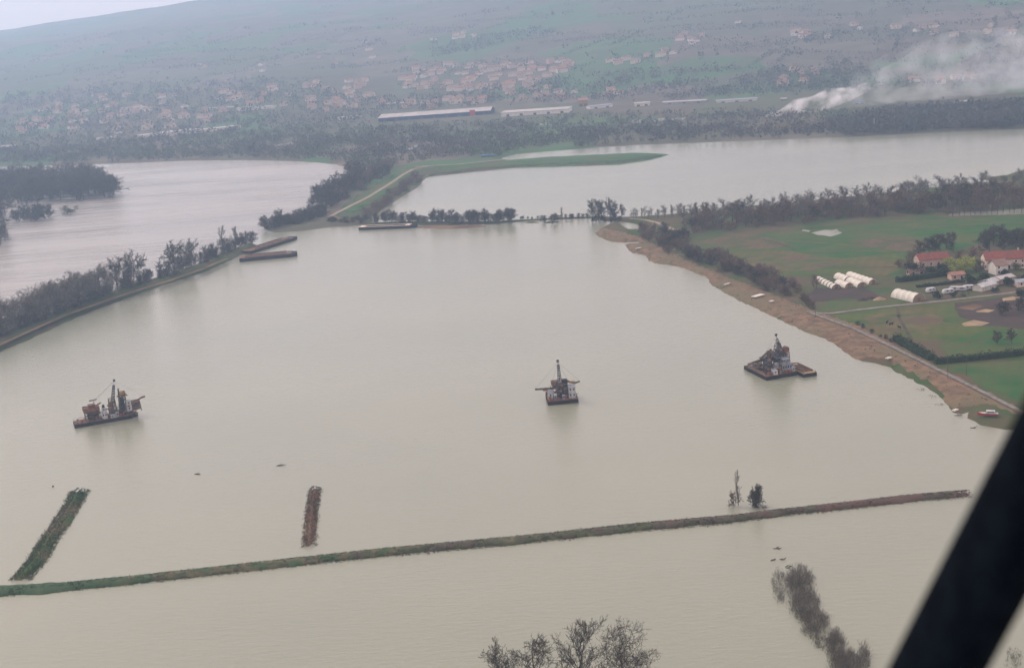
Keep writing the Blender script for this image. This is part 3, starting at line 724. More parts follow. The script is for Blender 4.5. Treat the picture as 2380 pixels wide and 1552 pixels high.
# middle causeway
for x, y in lerp_line([(875, 517), (960, 517), (1060, 518), (1130, 516), (1195, 514)], 34, 4, 3):
    plant(shrub_d, x, y, random.uniform(17, 32), 'dark bush in the belt on the causeway', 'bush belt on the causeway', .7, wide=1.2)
for x, h in ((905, 34), (960, 30), (1010, 36), (1052, 34), (1098, 33), (1130, 36), (1160, 34), (1190, 34)):
    plant(bare_dark, x, 518, h, 'bare tree rising out of the bush belt on the causeway', 'bare trees in the causeway bush belt', .7, wide=1.2)
for x, y in lerp_line([(1200, 510), (1370, 506)], 16, 3, 1):
    plant(shrub_d, x, y, random.uniform(6, 12), 'tiny bush on the thin strip right of the causeway', 'tiny bushes on the thin causeway strip', .5, wide=1.3)
plant(shrub_d, 1282, 517, 22, 'round dark bush on the largest islet beside the thin causeway strip', None, .4, wide=1.5)
plant(shrub_d, 1266, 517, 15, 'lower left bush on the largest islet beside the causeway strip', None, .4, wide=1.3)
plant(tall, 1307, 508, 27, 'single slim tree on the thin causeway strip', None, .5)
for x, y, h, lb in ((1378, 514, 54, 'leftmost tall tree of the left clump at the causeway end'), (1392, 515, 56, 'tall tree in the middle of the left clump at the causeway end'), (1400, 513, 50, 'slim tree on the right of the left clump at the causeway end'),
                    (1421, 514, 58, 'tallest slim tree of the right clump at the causeway end'), (1430, 513, 44, 'shorter tree in the right clump at the causeway end'), (1445, 508, 36, 'low bare tree just right of the tall clumps')):
    plant(bare_dark, x, y, h, lb, None, -.1, wide=.8)
for x in (1376, 1386, 1396, 1404, 1418, 1426, 1440):
    plant(shrub_d, x, 516 + random.uniform(-2, 2), random.uniform(12, 20), 'dark bush under the tall clumps at the causeway end', 'bushes under the tall clumps', -.1, wide=1.2)

# tree belt along the near shore of the far pond, right
for x, y in lerp_line([(1470, 508), (1560, 503), (1640, 500)], 20, 4, 3):
    plant(random.choice((tall, bare)), x, y, random.uniform(16, 32), 'thin bare tree of the sparse row beside the dirt track', 'sparse trees by the dirt track', 1.5)
for x, y in lerp_line([(1600, 530), (1700, 520), (1800, 512), (1900, 503), (2000, 494), (2120, 484), (2250, 474), (2400, 462)], 62, 5, 9):
    plant(random.choice((bare_dark, bare, bare_brown, bare_brown)), x, y + 3, random.uniform(32, 52), 'bare tree at the front of the belt before the far pond', 'front of the tree belt before the far pond', 1.5, wide=1.5)
for x, y in lerp_line([(1580, 510), (1700, 497), (1850, 484), (2000, 468), (2150, 452), (2400, 430)], 46, 5, 7):
    plant(random.choice((bare, tall, bare_dark)), x, y, random.uniform(26, 42), 'grey tree at the back of the belt beside the far pond', 'back of the tree belt before the far pond', 1.5, wide=1.35)
for x, y in lerp_line([(1590, 538), (1700, 524), (1900, 506), (2050, 492), (2180, 484), (2400, 470)], 60, 5, 12):
    plant(random.choice((shrub, shrub_d)), x, y, random.uniform(16, 26), 'brown undergrowth shrub in the tree belt', 'undergrowth of the tree belt', 1.5, wide=1.3)
for x, h, lb in ((1618, 44, 'pointed bare tree standing above the start of the tree belt'), (1888, 52, 'tall pale tree standing above the middle of the belt'), (1960, 46, 'broad pale crown above the middle of the belt'), (2140, 62, 'tallest broad tree of the belt'), (2110, 52, 'tall tree left of the broadest one in the belt')):
    plant(tall if h < 50 else bare, x, 512 - (x - 1618) * .085, h, lb, None, 1.5, wide=1.1)
for x in range(2216, 2420, 13):
    plant(tall, x + random.uniform(-2, 2), 503 - (x - 2216) * .06, random.uniform(30, 44), 'slender tree in front of the long strip of flood water', 'row of slender trees by the flood strip', 1.2, name='slender_tree')
# scrub between the meadow and the mud bank
for x, y in lerp_line([(1500, 545), (1560, 575), (1600, 590), (1680, 615), (1760, 650), (1830, 685)], 60, 18, 13):
    plant(random.choice((shrub, shrub, shrub_d)), x, y, random.uniform(18, 32), 'purplish shrub between mud bank and meadow', 'scrub between mud bank and meadow', 1.5, wide=1.45)
for x, y in lerp_line([(1540, 545), (1600, 560)], 14, 12, 9):
    plant(shrub_d, x, y, random.uniform(18, 30), 'dark shrub where the tree belt meets the mud bank', 'dark shrubs at the corner of the belt', 1.5, wide=1.3)
for x, y in lerp_line([(1860, 695), (1895, 718)], 7, 6, 4):
    plant(shrub, x, y, random.uniform(12, 22), 'brown bush beside the junction of the two tracks', 'bushes at the track junction', 1.5, wide=1.2)
for x, y in lerp_line([(1985, 755), (2080, 800)], 6, 5, 3):
    plant(shrub_d, x, y, random.uniform(8, 13), 'small dark bush beside the bank road', 'small bushes beside the bank road', 1.5, wide=1.3)

for k in range(34):
    q = random.random(); x = 1620 + q * 200 + random.uniform(10, 60); y = 592 + q * 90 + random.uniform(-10, 12)
    plant(shrub, x, y, random.uniform(12, 24), 'thin brown shrub straggling from the scrub into the meadow', 'thin shrubs straggling into the meadow', 1.5, wide=1.5)
for x, y, h in ((1795, 648, 34), (1898, 672, 36), (1650, 600, 26)):
    plant(bare_brown, x, y, h, 'brown bare tree rising from the straggling scrub by the meadow', 'brown trees in the meadow scrub', 1.5, wide=1.1)
for k in range(46):
    x = random.uniform(1620, 2380); y = 528 - (x - 1620) * .058 + random.uniform(-24, 0)
    plant(bare_brown, x, y, random.uniform(22, 40), 'brown tree in the depth of the belt before the far pond', 'depth of the tree belt', 1.5, wide=1.5)
# farm trees
for x, y, h, k, lb in ((2140, 600, 44, bare_dark, 'bare tree at the left corner of the farm behind the red roof'), (2185, 588, 46, bare_dark, 'large dark bare tree behind the long red farm roof'), (2215, 585, 48, bare_dark, 'large bare tree in the gap between the two farm roofs'),
                       (2300, 590, 58, bare_dark, 'large dark tree behind the farmhouse, left of three'), (2335, 588, 62, bare_dark, 'large dark tree behind the farmhouse, middle of three'), (2372, 586, 58, bare_dark, 'large dark tree behind the farmhouse, right of three'),
                       (2108, 632, 36, shrub, 'purplish bare tree at the left end of the farm hedge'), (2125, 640, 38, dark_leaf, 'dark evergreen standing left of the pink farm wall'),
                       (2210, 622, 30, yellow_leaf, 'smaller yellow-green tree beside the long red roof'), (2245, 630, 44, yellow_leaf, 'larger yellow-green tree in front of the farm'), (2170, 640, 26, dark_leaf, 'dark evergreen below the long red roof'),
                       (2195, 642, 24, dark_leaf, 'dark evergreen in front of the yellow-green trees'), (2258, 664, 34, dark_leaf, 'dark evergreen beside the low pink shed'), (2278, 640, 40, bare_dark, 'dark bare tree left of the white gable'),
                       (2360, 628, 24, green_bush, 'round green bush against the long farm wall'), (2345, 664, 28, dark_leaf, 'dark evergreen beside the pale lean-to'), (2178, 694, 22, dark_leaf, 'dark round bush by the farm track in front of the caravans'),
                       (2238, 690, 14, green_bush, 'low bush in front of the white caravan'), (2318, 800, 34, bare_dark, 'dark leafless bush left in the pair above the low hedge'), (2352, 800, 38, bare_dark, 'dark leafless bush right in the pair above the low hedge'),
                       (2325, 730, 34, shrub_d, 'purplish bare thicket on the dug plot'), (2365, 722, 36, shrub_d, 'purplish bare thicket on the right of the dug plot'), (2290, 668, 22, dark_leaf, 'dark shrub under the pale greenhouse frames'), (2385, 655, 30, dark_leaf, 'dark tree at the right end of the farmyard')):
    plant(k, x, y, h, lb, None, 1.6, wide=1.25)
for i in range(7):
    x = 2290 + i * 16 + random.uniform(-5, 5)
    plant(bare_dark, x, 572 + random.uniform(-6, 6), random.uniform(36, 50), 'bare tree in the dark grove behind the farmhouse', 'grove behind the farmhouse', 1.6, wide=1.25)
for x, y in ((2160, 590), (2200, 575), (2175, 580)):
    plant(bare_dark, x, y, random.uniform(32, 42), 'bare tree in the small grove behind the long red roof', 'small grove behind the long roof', 1.6, wide=1.3)

# hedges: clipped boxes of small leaves
def hedge(px, w, h, label, seed):
    P = GL(px, GZ); r = random.Random(seed); mb = MB(); o = P[0]
    for i in range(len(P) - 1):
        a, b = P[i], P[i + 1]; L = (b - a).length; d = (b - a) / L; n = Vector((-d.y, d.x, 0))
        for _ in range(int(L * 26)):
            q = r.random() * L; side = r.choice((-1, 1, 0, 0)); hh = h * (1 + .18 * math.sin(q * .6 + seed) + .08 * math.sin(q * 1.9))
            if side: p = a + d * q + n * side * w / 2 * r.uniform(.85, 1.05) + Vector((0, 0, r.uniform(0, hh)))
            else: p = a + d * q + n * r.uniform(-w / 2, w / 2) + Vector((0, 0, hh * r.uniform(.88, 1.05)))
            p = p - o; mb.add([p, p + rvec(r, .35), p + rvec(r, .35)], [(0, 1, 2)])
        # dark woody core
        c = MB()
        A = a - o; B = b - o
        vs = [A + n * w * .42, A - n * w * .42, B - n * w * .42, B + n * w * .42]
        vs = vs + [v + Vector((0, 0, h * .85)) for v in vs]
        mb.add(vs, [(3, 2, 1, 0), (4, 5, 6, 7), (0, 1, 5, 4), (1, 2, 6, 5), (2, 3, 7, 6), (3, 0, 4, 7)])
    e = obj('hedge', mb.mesh('hedge', M['leaf_dark'])); e.location = o
    return tag(e, label, 'hedge')
hedge([(2082, 792), (2105, 805), (2135, 822), (2165, 838)], 3.5, 3.2, 'dark hedge running diagonally down towards the bank road', 1)
hedge([(2172, 845), (2230, 840), (2300, 833), (2380, 824), (2480, 814)], 3, 2.6, 'long low dark hedge crossing between two green meadows at the right edge', 2)
hedge([(2084, 656), (2130, 650), (2175, 643), (2205, 638)], 4, 3.0, 'dark clipped hedge in front of the pink farm wall', 3)
hedge([(2130, 668), (2200, 661), (2240, 655)], 2, 1.3, 'low thin hedge between the farm lawn and the caravans', 4)

for (nm, tone_), parts_ in HEAP.items():
    off = 0; VV = []; FF = []
    for V, Fa in parts_: VV.append(V); FF.append(Fa + off); off += len(V)
    o = tag(obj(nm, np_mesh(nm, np.concatenate(VV), np.concatenate(FF), M['twig_' + tone_.split('_')[0]])), kind='stuff')
    print('STUFF', nm, off)
# ------------------------------------------------------------------ foreground trees and drowned bushes
def big_tree(px, ybase, hpx, seed, label, **k):
    h = tsize(px, ybase, hpx)
    d = dict(h=h, levels=(8, 7, 7, 6, 5), spread=.7, twig=(.55, .5, .48, .5, .55), first=.22, up=.2, tw=.042); d.update(k)
    r = random.Random(seed)
    T, K = tree_meshes(seed, **d)
    e = empty('bare_tree', G(px, ybase, -.3), r.uniform(0, 6), label, 'tree')
    obj('trunk', T.mesh('trunk', M['bark']), e); obj('crown', K.mesh('crown', M['twig_dark']), e)
big_tree(1168, 1640, 168, 301, 'small forked bare tree at the bottom edge, leftmost of the foreground group', levels=(11, 8, 7, 6, 5), spread=.8, up=.24)
big_tree(1244, 1645, 188, 302, 'bare tree with a lopsided crown, second from the left in the foreground', levels=(11, 8, 7, 6, 5), spread=.9, up=.2)
big_tree(1335, 1650, 206, 303, 'dense upright bare tree in the middle of the foreground group', levels=(13, 8, 7, 6, 5), spread=.7, up=.3)
big_tree(1458, 1655, 234, 304, 'largest spreading bare tree at the bottom edge, right end of the group', levels=(14, 9, 7, 6, 5), spread=1.0, twig=(.6, .52, .5, .5, .55), up=.14)
big_tree(1410, 1660, 130, 306, 'low bare tree at the foot of the largest foreground tree', levels=(9, 7, 6, 5, 4), spread=.9)
def drowned(cx_, cy_, rx, ry, n, seed, label, hgt=1.6, lean=0.0):
    """brush whose tips stand out of the flood: many fine sprays of twigs rising through the water over a patch"""
    r = random.Random(seed); mb = MB(); c = G(cx_, cy_, 0); sub = MB()
    a = (G(cx_ + 1, cy_) - G(cx_, cy_)).length; b = (G(cx_, cy_ - 1) - G(cx_, cy_)).length
    cl = [(r.uniform(0, 6.28), math.sqrt(r.random()) * .95, r.uniform(.5, 1.3)) for _ in range(max(4, n // 14))]
    for _ in range(n):
        th = r.uniform(0, 6.28); q = math.sqrt(r.random()) * r.uniform(.75, 1.12)
        X_, Y_ = q * math.cos(th), q * math.sin(th)
        if r.random() < .55:
            t_, q_, w_ = r.choice(cl); X_, Y_ = q_ * math.cos(t_) + r.gauss(0, .16 * w_), q_ * math.sin(t_) + r.gauss(0, .13 * w_)
        p = G(cx_ + rx * X_, cy_ + ry * Y_, 0) - c; p.z = -.3; q = min(1.1, math.hypot(X_, Y_))
        h = hgt * r.uniform(.4, 1.1) * (1.15 - .5 * q)
        for k in range(r.randint(1, 3)):
            d = Vector((r.gauss(0, .3) + lean, r.gauss(0, .3), 1)).normalized()
            e = p + d * h; mb.spike(p, e, .028)
            for j in range(3):
                s = p.lerp(e, r.uniform(.4, .9)); mb.spike(s, s + (d + rvec(r, .5)).normalized() * h * .4, .018)
    o = obj('flooded_bush', mb.mesh('flooded_bush', M['twig_grey'])); o.location = c
    return tag(o, label, 'bush')
drowned(1813, 1362, 19, 39, 345, 1, 'thin fringe of drowned twigs on the left side of the flooded brush line', 1.9)
drowned(1858, 1352, 33, 39, 930, 2, 'broad rounded drowned bush at the top end of the flooded brush line', 2.8)
drowned(1870, 1408, 36, 36, 930, 3, 'dense drowned bush in the upper middle of the flooded brush line', 2.8)
drowned(1893, 1450, 33, 34, 780, 4, 'dense drowned bush in the lower middle of the flooded brush line', 2.5)
drowned(1908, 1490, 24, 18, 255, 5, 'faint drowned twigs at the lower tip of the main flooded brush', 1.6)
drowned(1942, 1500, 24, 39, 630, 6, 'dark drowned bush beginning the lowest stretch of the brush line', 2.5)
drowned(1965, 1545, 40, 34, 840, 7, 'drowned bush at the bottom edge of the photo, end of the brush line', 3.0)
drowned(2008, 1530, 14, 39, 225, 8, 'thin upright drowned twigs right of the lowest bush', 2.8)
drowned(2355, 1530, 20, 30, 120, 12, 'sparse drowned twigs seen to the right of the aircraft strut', 1.6)
for x, y, h, w, kk, lb in ((1716, 1175, 84, .5, tall, 'slender leafless flooded tree, left of the pair above the long dyke'), (1708, 1177, 42, .8, shrub, 'faint flooded bush at the foot of the slender flooded tree'),
                       (1757, 1178, 60, .8, shrub_d, 'dark flooded bush, right of the pair above the long dyke'), (1746, 1178, 44, .9, shrub_d, 'smaller flooded bush in front of the dark one above the long dyke')):
    plant(kk, x, y, h, lb, None, -.3, name='flooded_bush', wide=w)
drowned(1770, 1177, 14, 5, 110, 11, 'low twigs trailing right from the dark flooded bush', 1.2)
def debris(px, py, L, label, seed):
    r = random.Random(seed); mb = MB()
    for k in range(4):
        a = Vector((r.uniform(-L / 2, L / 4), r.uniform(-.5, .5), .02)); b = a + Vector((L * r.uniform(.4, .8), r.uniform(-.8, .8), r.uniform(.05, .5)))
        mb.bar(a, b, .14, .05, n=5)
        mb.spike(a.lerp(b, .6), a.lerp(b, .6) + Vector((r.uniform(-1, 1), r.uniform(-1, 1), .6)), .06)
    o = obj('driftwood', mb.mesh('driftwood', M['wood_debris'])); o.location = G(px, py, 0); tag(o, label, 'driftwood')
debris(1806, 1275, 2.8, 'dark driftwood just below the long dyke, topmost of the floating pieces', 1)
debris(1796, 1302, 1.3, 'small pale driftwood left of the flooded brush line', 2)
debris(1818, 1300, 1.8, 'broken driftwood above the flooded brush line', 3)
debris(1831, 1318, 2.0, 'dark driftwood touching the top of the flooded brush', 4)
debris(2262, 995, 2.6, 'dark floating log off the shore by the red and white boat', 5)
debris(121, 1131, 1.2, 'tiny dark float left of the green bank', 6)
debris(460, 1101, 3.0, 'thin dark driftwood line on open water left of the brown bank', 7)
debris(655, 1081, 5.0, 'long thin driftwood line on open water above the brown bank', 8)
debris(2225, 965, 2.5, 'driftwood caught at the water edge of the mud bank', 9)
for i, (x, y) in enumerate(((2140, 905), (2165, 922), (2185, 940), (1533, 618), (1550, 622))):
    drowned(x, y, 12, 4, 40, 50 + i, ('sparse dead reeds in the shallows beside the lower mud bank' if i < 3 else 'bush tips in the water under the upper mud bank'), 1.0)['group'] = 'reeds off the lower mud bank' if i < 3 else 'bush tips off the upper mud bank'
# ragged tufts along the edges of the low banks
def tufts(px, half, n, mt, name, h, seed):
    r = random.Random(seed); P = GL(px); mb = MB()
    L = [(P[i + 1] - P[i]).length for i in range(len(P) - 1)]; tot = sum(L)
    for _ in range(n):
        d = r.random() * tot; i = 0
        while i < len(L) - 1 and d > L[i]: d -= L[i]; i += 1
        q = d / L[i]; p = P[i].lerp(P[i + 1], min(q, 1)); t = (P[i + 1] - P[i]).normalized(); nn = Vector((-t.y, t.x, 0))
        s = r.choice((-1, 1)) * (r.uniform(.1, .95) if r.random() < .75 else r.uniform(.9, 1.15 + .3 * r.random() ** 3)); off = s * half
        z = -.1 if abs(s) > .95 else max(0, (1 - abs(s)) * 1.2)
        c = p + nn * off; c.z = z
        for k in range(4):
            mb.spike(c + Vector((r.uniform(-.3, .3), r.uniform(-.3, .3), 0)), c + Vector((r.gauss(0, .35), r.gauss(0, .35), h * r.uniform(.5, 1.2))), .06)
    return tag(obj(name, mb.mesh(name, mt)), kind='stuff')
tufts([(186, 1140), (165, 1180), (135, 1225), (114, 1254), (88, 1300), (44, 1350)], 3.3, 2200, M['dyke_green'], 'reed_grass', .7, 1)
tufts([(733, 1134), (728, 1165), (723, 1205), (720, 1240), (718, 1270)], 2.1, 1100, M['dyke_brown'], 'dead_grass', .5, 2)
tufts([(-100, 1384), (130, 1366), (330, 1346), (600, 1316), (900, 1283), (1200, 1256), (1500, 1224), (1700, 1207)], 3.3, 5200, M['front_dyke'], 'dyke_grass', .55, 3)
tufts([(1700, 1207), (1780, 1196), (2000, 1172), (2120, 1158), (2255, 1147)], 3.0, 1800, M['front_dyke'], 'dry_grass', .45, 4)

# ------------------------------------------------------------------ far woods, joined masses of small crowns
def wood_mass(name, pts, hmin, hmax, mt, tris=18, seed=5, wide=1.0):
    r = np.random.RandomState(seed); P = np.array(pts); n = len(P)
    h = r.uniform(hmin, hmax, n)[:, None, None]
    d = r.normal(size=(n, tris, 3)); d /= np.linalg.norm(d, axis=2, keepdims=True); d *= r.uniform(.55, 1.0, (n, tris, 1))
    d[..., 2] = d[..., 2] * .5 + .55
    c = P[:, None, :] + d * h * np.array([.45 * wide, .45 * wide, 1.0])
    a = c + r.normal(size=c.shape) * h * .13; b = c + r.normal(size=c.shape) * h * .13; e = c + r.normal(size=c.shape) * h * .13
    V = np.stack([a, b, e], 2).reshape(-1, 3); V[:, 2] = np.maximum(V[:, 2], np.repeat(P[:, 2], tris * 3) - .5)
    Fa = np.arange(len(V)).reshape(-1, 3)
    return tag(obj(name, np_mesh(name, V, Fa, mt)), kind='stuff')
def in_px_poly(p, poly):
    x, y = p; c = False; n = len(poly)
    for i in range(n):
        x1, y1 = poly[i]; x2, y2 = poly[(i + 1) % n]
        if (y1 > y) != (y2 > y) and x < (x2 - x1) * (y - y1) / (y2 - y1) + x1: c = not c
    return c
def scatter_world(poly_px, spacing, seed, clump=None, thr=0, hit=False, z=1.9):
    """points on the ground inside a patch, roughly one per spacing"""
    W_ = [HIT(*p) for p in poly_px] if hit else GL(poly_px, z)
    W_ = [w for w in W_ if w]
    r = np.random.RandomState(seed)
    x0, x1 = min(w.x for w in W_), max(w.x for w in W_); y0, y1 = min(w.y for w in W_), max(w.y for w in W_)
    n = int((x1 - x0) * (y1 - y0) / spacing ** 2); x = r.uniform(x0, x1, n); y = r.uniform(y0, y1, n)
    k = sdist(x, y, W_) > -r.uniform(0, spacing * 2, n)
    x, y = x[k], y[k]
    if clump: k = fbm(x, y, clump, seed + 77) > thr; x, y = x[k], y[k]
    zz = hills(x, y) + z - .3
    return np.stack([x, y, zz], -1)
def keep_off(P, polys, m=6):
    for p in polys: P = P[sdist(P[:, 0], P[:, 1], p) < -m]
    return P
s_all = lambda P: P[sdist(P[:, 0], P[:, 1], far_shore) > 2]
plain = scatter_world([(-250, 392), (0, 380), (150, 378), (430, 369), (560, 367), (700, 370), (780, 377), (840, 395), (850, 410), (900, 392), (960, 375), (1050, 362), (1170, 362), (1300, 345), (1450, 336), (1640, 329), (1900, 319), (2100, 309), (2400, 296), (2560, 290),
                       (2560, 268), (2300, 270), (2000, 285), (1900, 292), (1650, 300), (1400, 308), (1150, 312), (900, 322), (700, 322), (500, 335), (250, 348), (0, 352), (-250, 365)], 6.8, 1)
plain = keep_off(s_all(plain), puddles_far, 4); plain = plain[fbm(plain[:, 0], plain[:, 1], 110, 55) > -.22]
wood_mass('riverside_wood', plain, 4, 9.5, M['wood_far'], 16, 1)
plain2 = scatter_world([(-250, 362), (0, 350), (250, 345), (500, 332), (700, 320), (900, 320), (1150, 310), (1400, 306), (1650, 298), (1900, 290), (2000, 283), (2300, 268), (2560, 266), (2560, 235), (2350, 238), (2000, 262), (1900, 268), (1700, 262), (1400, 272), (1140, 288), (880, 296), (600, 300), (400, 322), (200, 330), (0, 348), (-250, 350)], 8.5, 2, clump=160, thr=-.25)
plain2 = keep_off(plain2, puddles_far, 6)
wood_mass('scrub_wood', plain2, 4, 9, M['wood_far'], 14, 2, wide=1.3)
rightwood = scatter_world([(1930, 292), (2050, 270), (2200, 255), (2400, 245), (2600, 240), (2600, 290), (2400, 297), (2100, 311), (1960, 316)], 6, 3)
wood_mass('smoky_wood', s_all(rightwood), 7, 12.5, M['wood_hill'], 18, 3)
hw = []
for i, (poly, sp, cl, th) in enumerate((
    ([(0, 345), (350, 325), (620, 300), (880, 285), (880, 240), (620, 190), (300, 200), (0, 230)], 14, 90, -.05),
    ([(880, 262), (1150, 245), (1800, 225), (2380, 205), (2380, 160), (1900, 170), (1500, 170), (1200, 200), (900, 235)], 12, 120, .0),
    ([(900, 235), (1500, 200), (1900, 165), (1950, 100), (1500, 100), (1000, 130), (850, 170)], 22, 190, .22),
    ([(1640, 225), (1820, 212), (1990, 205), (2010, 165), (1960, 140), (1900, 165), (1760, 190)], 12, None, 0),
    ([(1000, 125), (1110, 92), (1250, 70), (1290, 80), (1150, 105), (1060, 128)], 14, None, 0),
    ([(2250, 150), (2330, 110), (2420, 100), (2420, 200), (2290, 205)], 13, None, 0),
    ([(1760, 108), (1860, 90), (1960, 80), (1940, 95), (1850, 108)], 14, None, 0),
    ([(0, 230), (500, 190), (900, 150), (1000, 60), (500, 60), (0, 120)], 34, 260, .2),
    ([(1000, 120), (1600, 100), (2380, 150), (2380, 20), (1700, 20), (1100, 30)], 27, 230, .25),
    ([(1950, 80), (2380, 110), (2380, 20), (2000, 10)], 24, 150, .2))):
    P = scatter_world(poly, sp, 20 + i, cl, th, hit=True)
    hw.append(P[:16000])
wood_mass('hillside_woods', np.concatenate(hw), 7, 13, M['wood_hill'], 12, 9, wide=1.3)
# hedgerows down the slopes
hp = []; rr = random.Random(5)
for k in range(120):
    x = rr.uniform(50, 2350); y = rr.uniform(30, 210) - x * .02
    a = HIT(x, y)
    if not a: continue
    th = rr.choice((-.5, -.45, -.4, 1.05, 1.1, -.55)) + rr.uniform(-.15, .15); L = rr.uniform(80, 260)
    for s in np.arange(0, L, 7):
        px_, py_ = a.x + math.cos(th) * s + rr.uniform(-2, 2), a.y + math.sin(th) * s + rr.uniform(-2, 2)
        hp.append((px_, py_, float(hills(np.array([px_]), np.array([py_]))[0]) + 1.5))
wood_mass('hedgerows', np.array(hp), 5, 9, M['wood_hill'], 12, 12, wide=1.2)

# ------------------------------------------------------------------ buildings far off
def house_meshes(L, D, H, RH, wm, rm, hip=False):
    w = MB(); w.box(-L / 2, L / 2, -D / 2, D / 2, -1.5, H)
    w.add([(-L / 2, -D / 2, H), (-L / 2, D / 2, H), (-L / 2, 0, H + RH * .96), (L / 2, -D / 2, H), (L / 2, D / 2, H), (L / 2, 0, H + RH * .96)], [(0, 2, 1), (3, 4, 5)])
    r = MB(); o = .5; lx = L / 2 + o; dy = D / 2 + o; z0 = H - o * RH / (D / 2); t = .25
    r.add([(-lx, -dy, z0), (lx, -dy, z0), (lx, 0, H + RH), (-lx, 0, H + RH), (-lx, dy, z0), (lx, dy, z0),
           (-lx, -dy, z0 + t), (lx, -dy, z0 + t), (lx, 0, H + RH + t), (-lx, 0, H + RH + t), (-lx, dy, z0 + t), (lx, dy, z0 + t)],
          [(0, 3, 2, 1), (3, 4, 5, 2), (6, 7, 8, 9), (9, 8, 11, 10), (0, 1, 7, 6), (5, 4, 10, 11), (0, 6, 9, 3), (3, 9, 10, 4), (1, 2, 8, 7), (2, 5, 11, 8)])
    wi = MB()
    for s in (-1, 1):
        n = max(2, int(L / 4))
        for k in range(n):
            x = -L / 2 + (k + .5) * L / n
            for z in ([.9] if H < 4 else [.9, 3.6]):
                wi.box(x - .45, x + .45, s * D / 2 - .04, s * D / 2 + .04, z, z + 1.3)
    return w.mesh('wall', wm), r.mesh('roof', rm), wi.mesh('windows', M['glass'])
hk = []
for i, (L, D, H, RH, wm, rm) in enumerate(((12, 9, 5.5, 2.2, 'wall_cream', 'roof_terra'), (14, 9, 4.0, 2.2, 'wall_white', 'roof_terra'), (11, 9, 6.2, 2.0, 'wall_pink', 'roof_brown'), (17, 10, 6.0, 2.4, 'wall_cream', 'roof_brown'), (12, 10, 3.4, 2.2, 'wall_white', 'roof_brown'))):
    w_, r_, g_ = house_meshes(L, D, H, RH, M[wm], M[rm]); hk.append((w_, r_, g_, wm.split('_')[1], rm.split('_')[1]))
tone = {'cream': 'cream', 'white': 'white', 'pink': 'pinkish'}; rt = {'terra': 'terracotta', 'brown': 'brown'}
def house(px, py, where, group, k=None, sc=1):
    p = HIT(px, py)
    if not p: return
    i = random.randrange(len(hk)) if k is None else k
    w_, r_, g_, a, b = hk[i]
    e = empty('house', (p.x, p.y, p.z), random.choice((-.45, -.4, 1.1, -.5, .3, 0)) + random.uniform(-.15, .15), f'{tone[a]} house, {rt[b]} roof, {where}', 'house', group + f', {tone[a]} with {rt[b]} roofs', sc)
    obj('wall', w_, e); obj('roof', r_, e)
def cluster(n, poly, where, group, sc=(.9, 1.25)):
    xs_ = [p[0] for p in poly]; ys_ = [p[1] for p in poly]; k = 0; tries = 0; done = []
    while k < n and tries < 5000:
        tries += 1
        p = (random.uniform(min(xs_), max(xs_)), random.uniform(min(ys_), max(ys_)))
        if not in_px_poly(p, poly): continue
        if any(abs(p[0] - q[0]) < 11 and abs(p[1] - q[1]) < 3.2 for q in done): continue
        done.append(p); house(p[0], p[1], where, group, sc=random.uniform(*sc)); k += 1
cluster(86, [(930, 215), (940, 165), (1100, 148), (1200, 150), (1330, 140), (1350, 165), (1250, 190), (1330, 205), (1300, 225), (1100, 215), (1000, 218)], 'in the village at the foot of the slope', 'village houses')
cluster(70, [(20, 320), (60, 260), (250, 215), (420, 205), (560, 215), (600, 250), (500, 290), (250, 315)], 'in the hazy town on the left', 'houses of the hazy town')
cluster(34, [(600, 250), (620, 200), (760, 190), (900, 185), (930, 215), (900, 245), (750, 262)], 'between the hazy town and the village', 'houses between town and village')
cluster(26, [(930, 260), (1150, 240), (1400, 228), (1480, 215), (1350, 205), (1100, 225), (930, 235)], 'behind the long blue warehouse', 'houses behind the warehouse')
cluster(9, [(1395, 145), (1560, 115), (1580, 125), (1450, 160)], 'in the loose row up the middle slope', 'houses on the middle slope')
cluster(8, [(1555, 100), (1600, 72), (1650, 85), (1600, 108)], 'in the hamlet high on the slope', 'houses of the high hamlet')
cluster(6, [(1825, 88), (1850, 72), (1960, 78), (1940, 92)], 'in the hamlet on the right slope', 'houses of the right hamlet')
cluster(7, [(1810, 205), (1840, 165), (1900, 155), (1920, 170), (1860, 200)], 'beside the dark wood under the right slope', 'houses beside the dark wood')
cluster(6, [(1000, 96), (1010, 84), (1100, 78), (1110, 86), (1060, 96)], 'isolated high on the hazy slope', 'houses on the hazy slope')
cluster(12, [(1700, 60), (1730, 42), (2000, 48), (2360, 60), (2350, 90), (2180, 88), (1990, 70)], 'scattered on the upper right slope', 'houses on the upper right slope')
cluster(8, [(250, 170), (650, 130), (900, 110), (850, 150), (400, 190)], 'lost in haze on the left slope', 'houses lost in haze')
cluster(6, [(1990, 205), (2120, 190), (2320, 175), (2300, 185), (2100, 205)], 'behind the drifting smoke', 'houses behind the smoke')

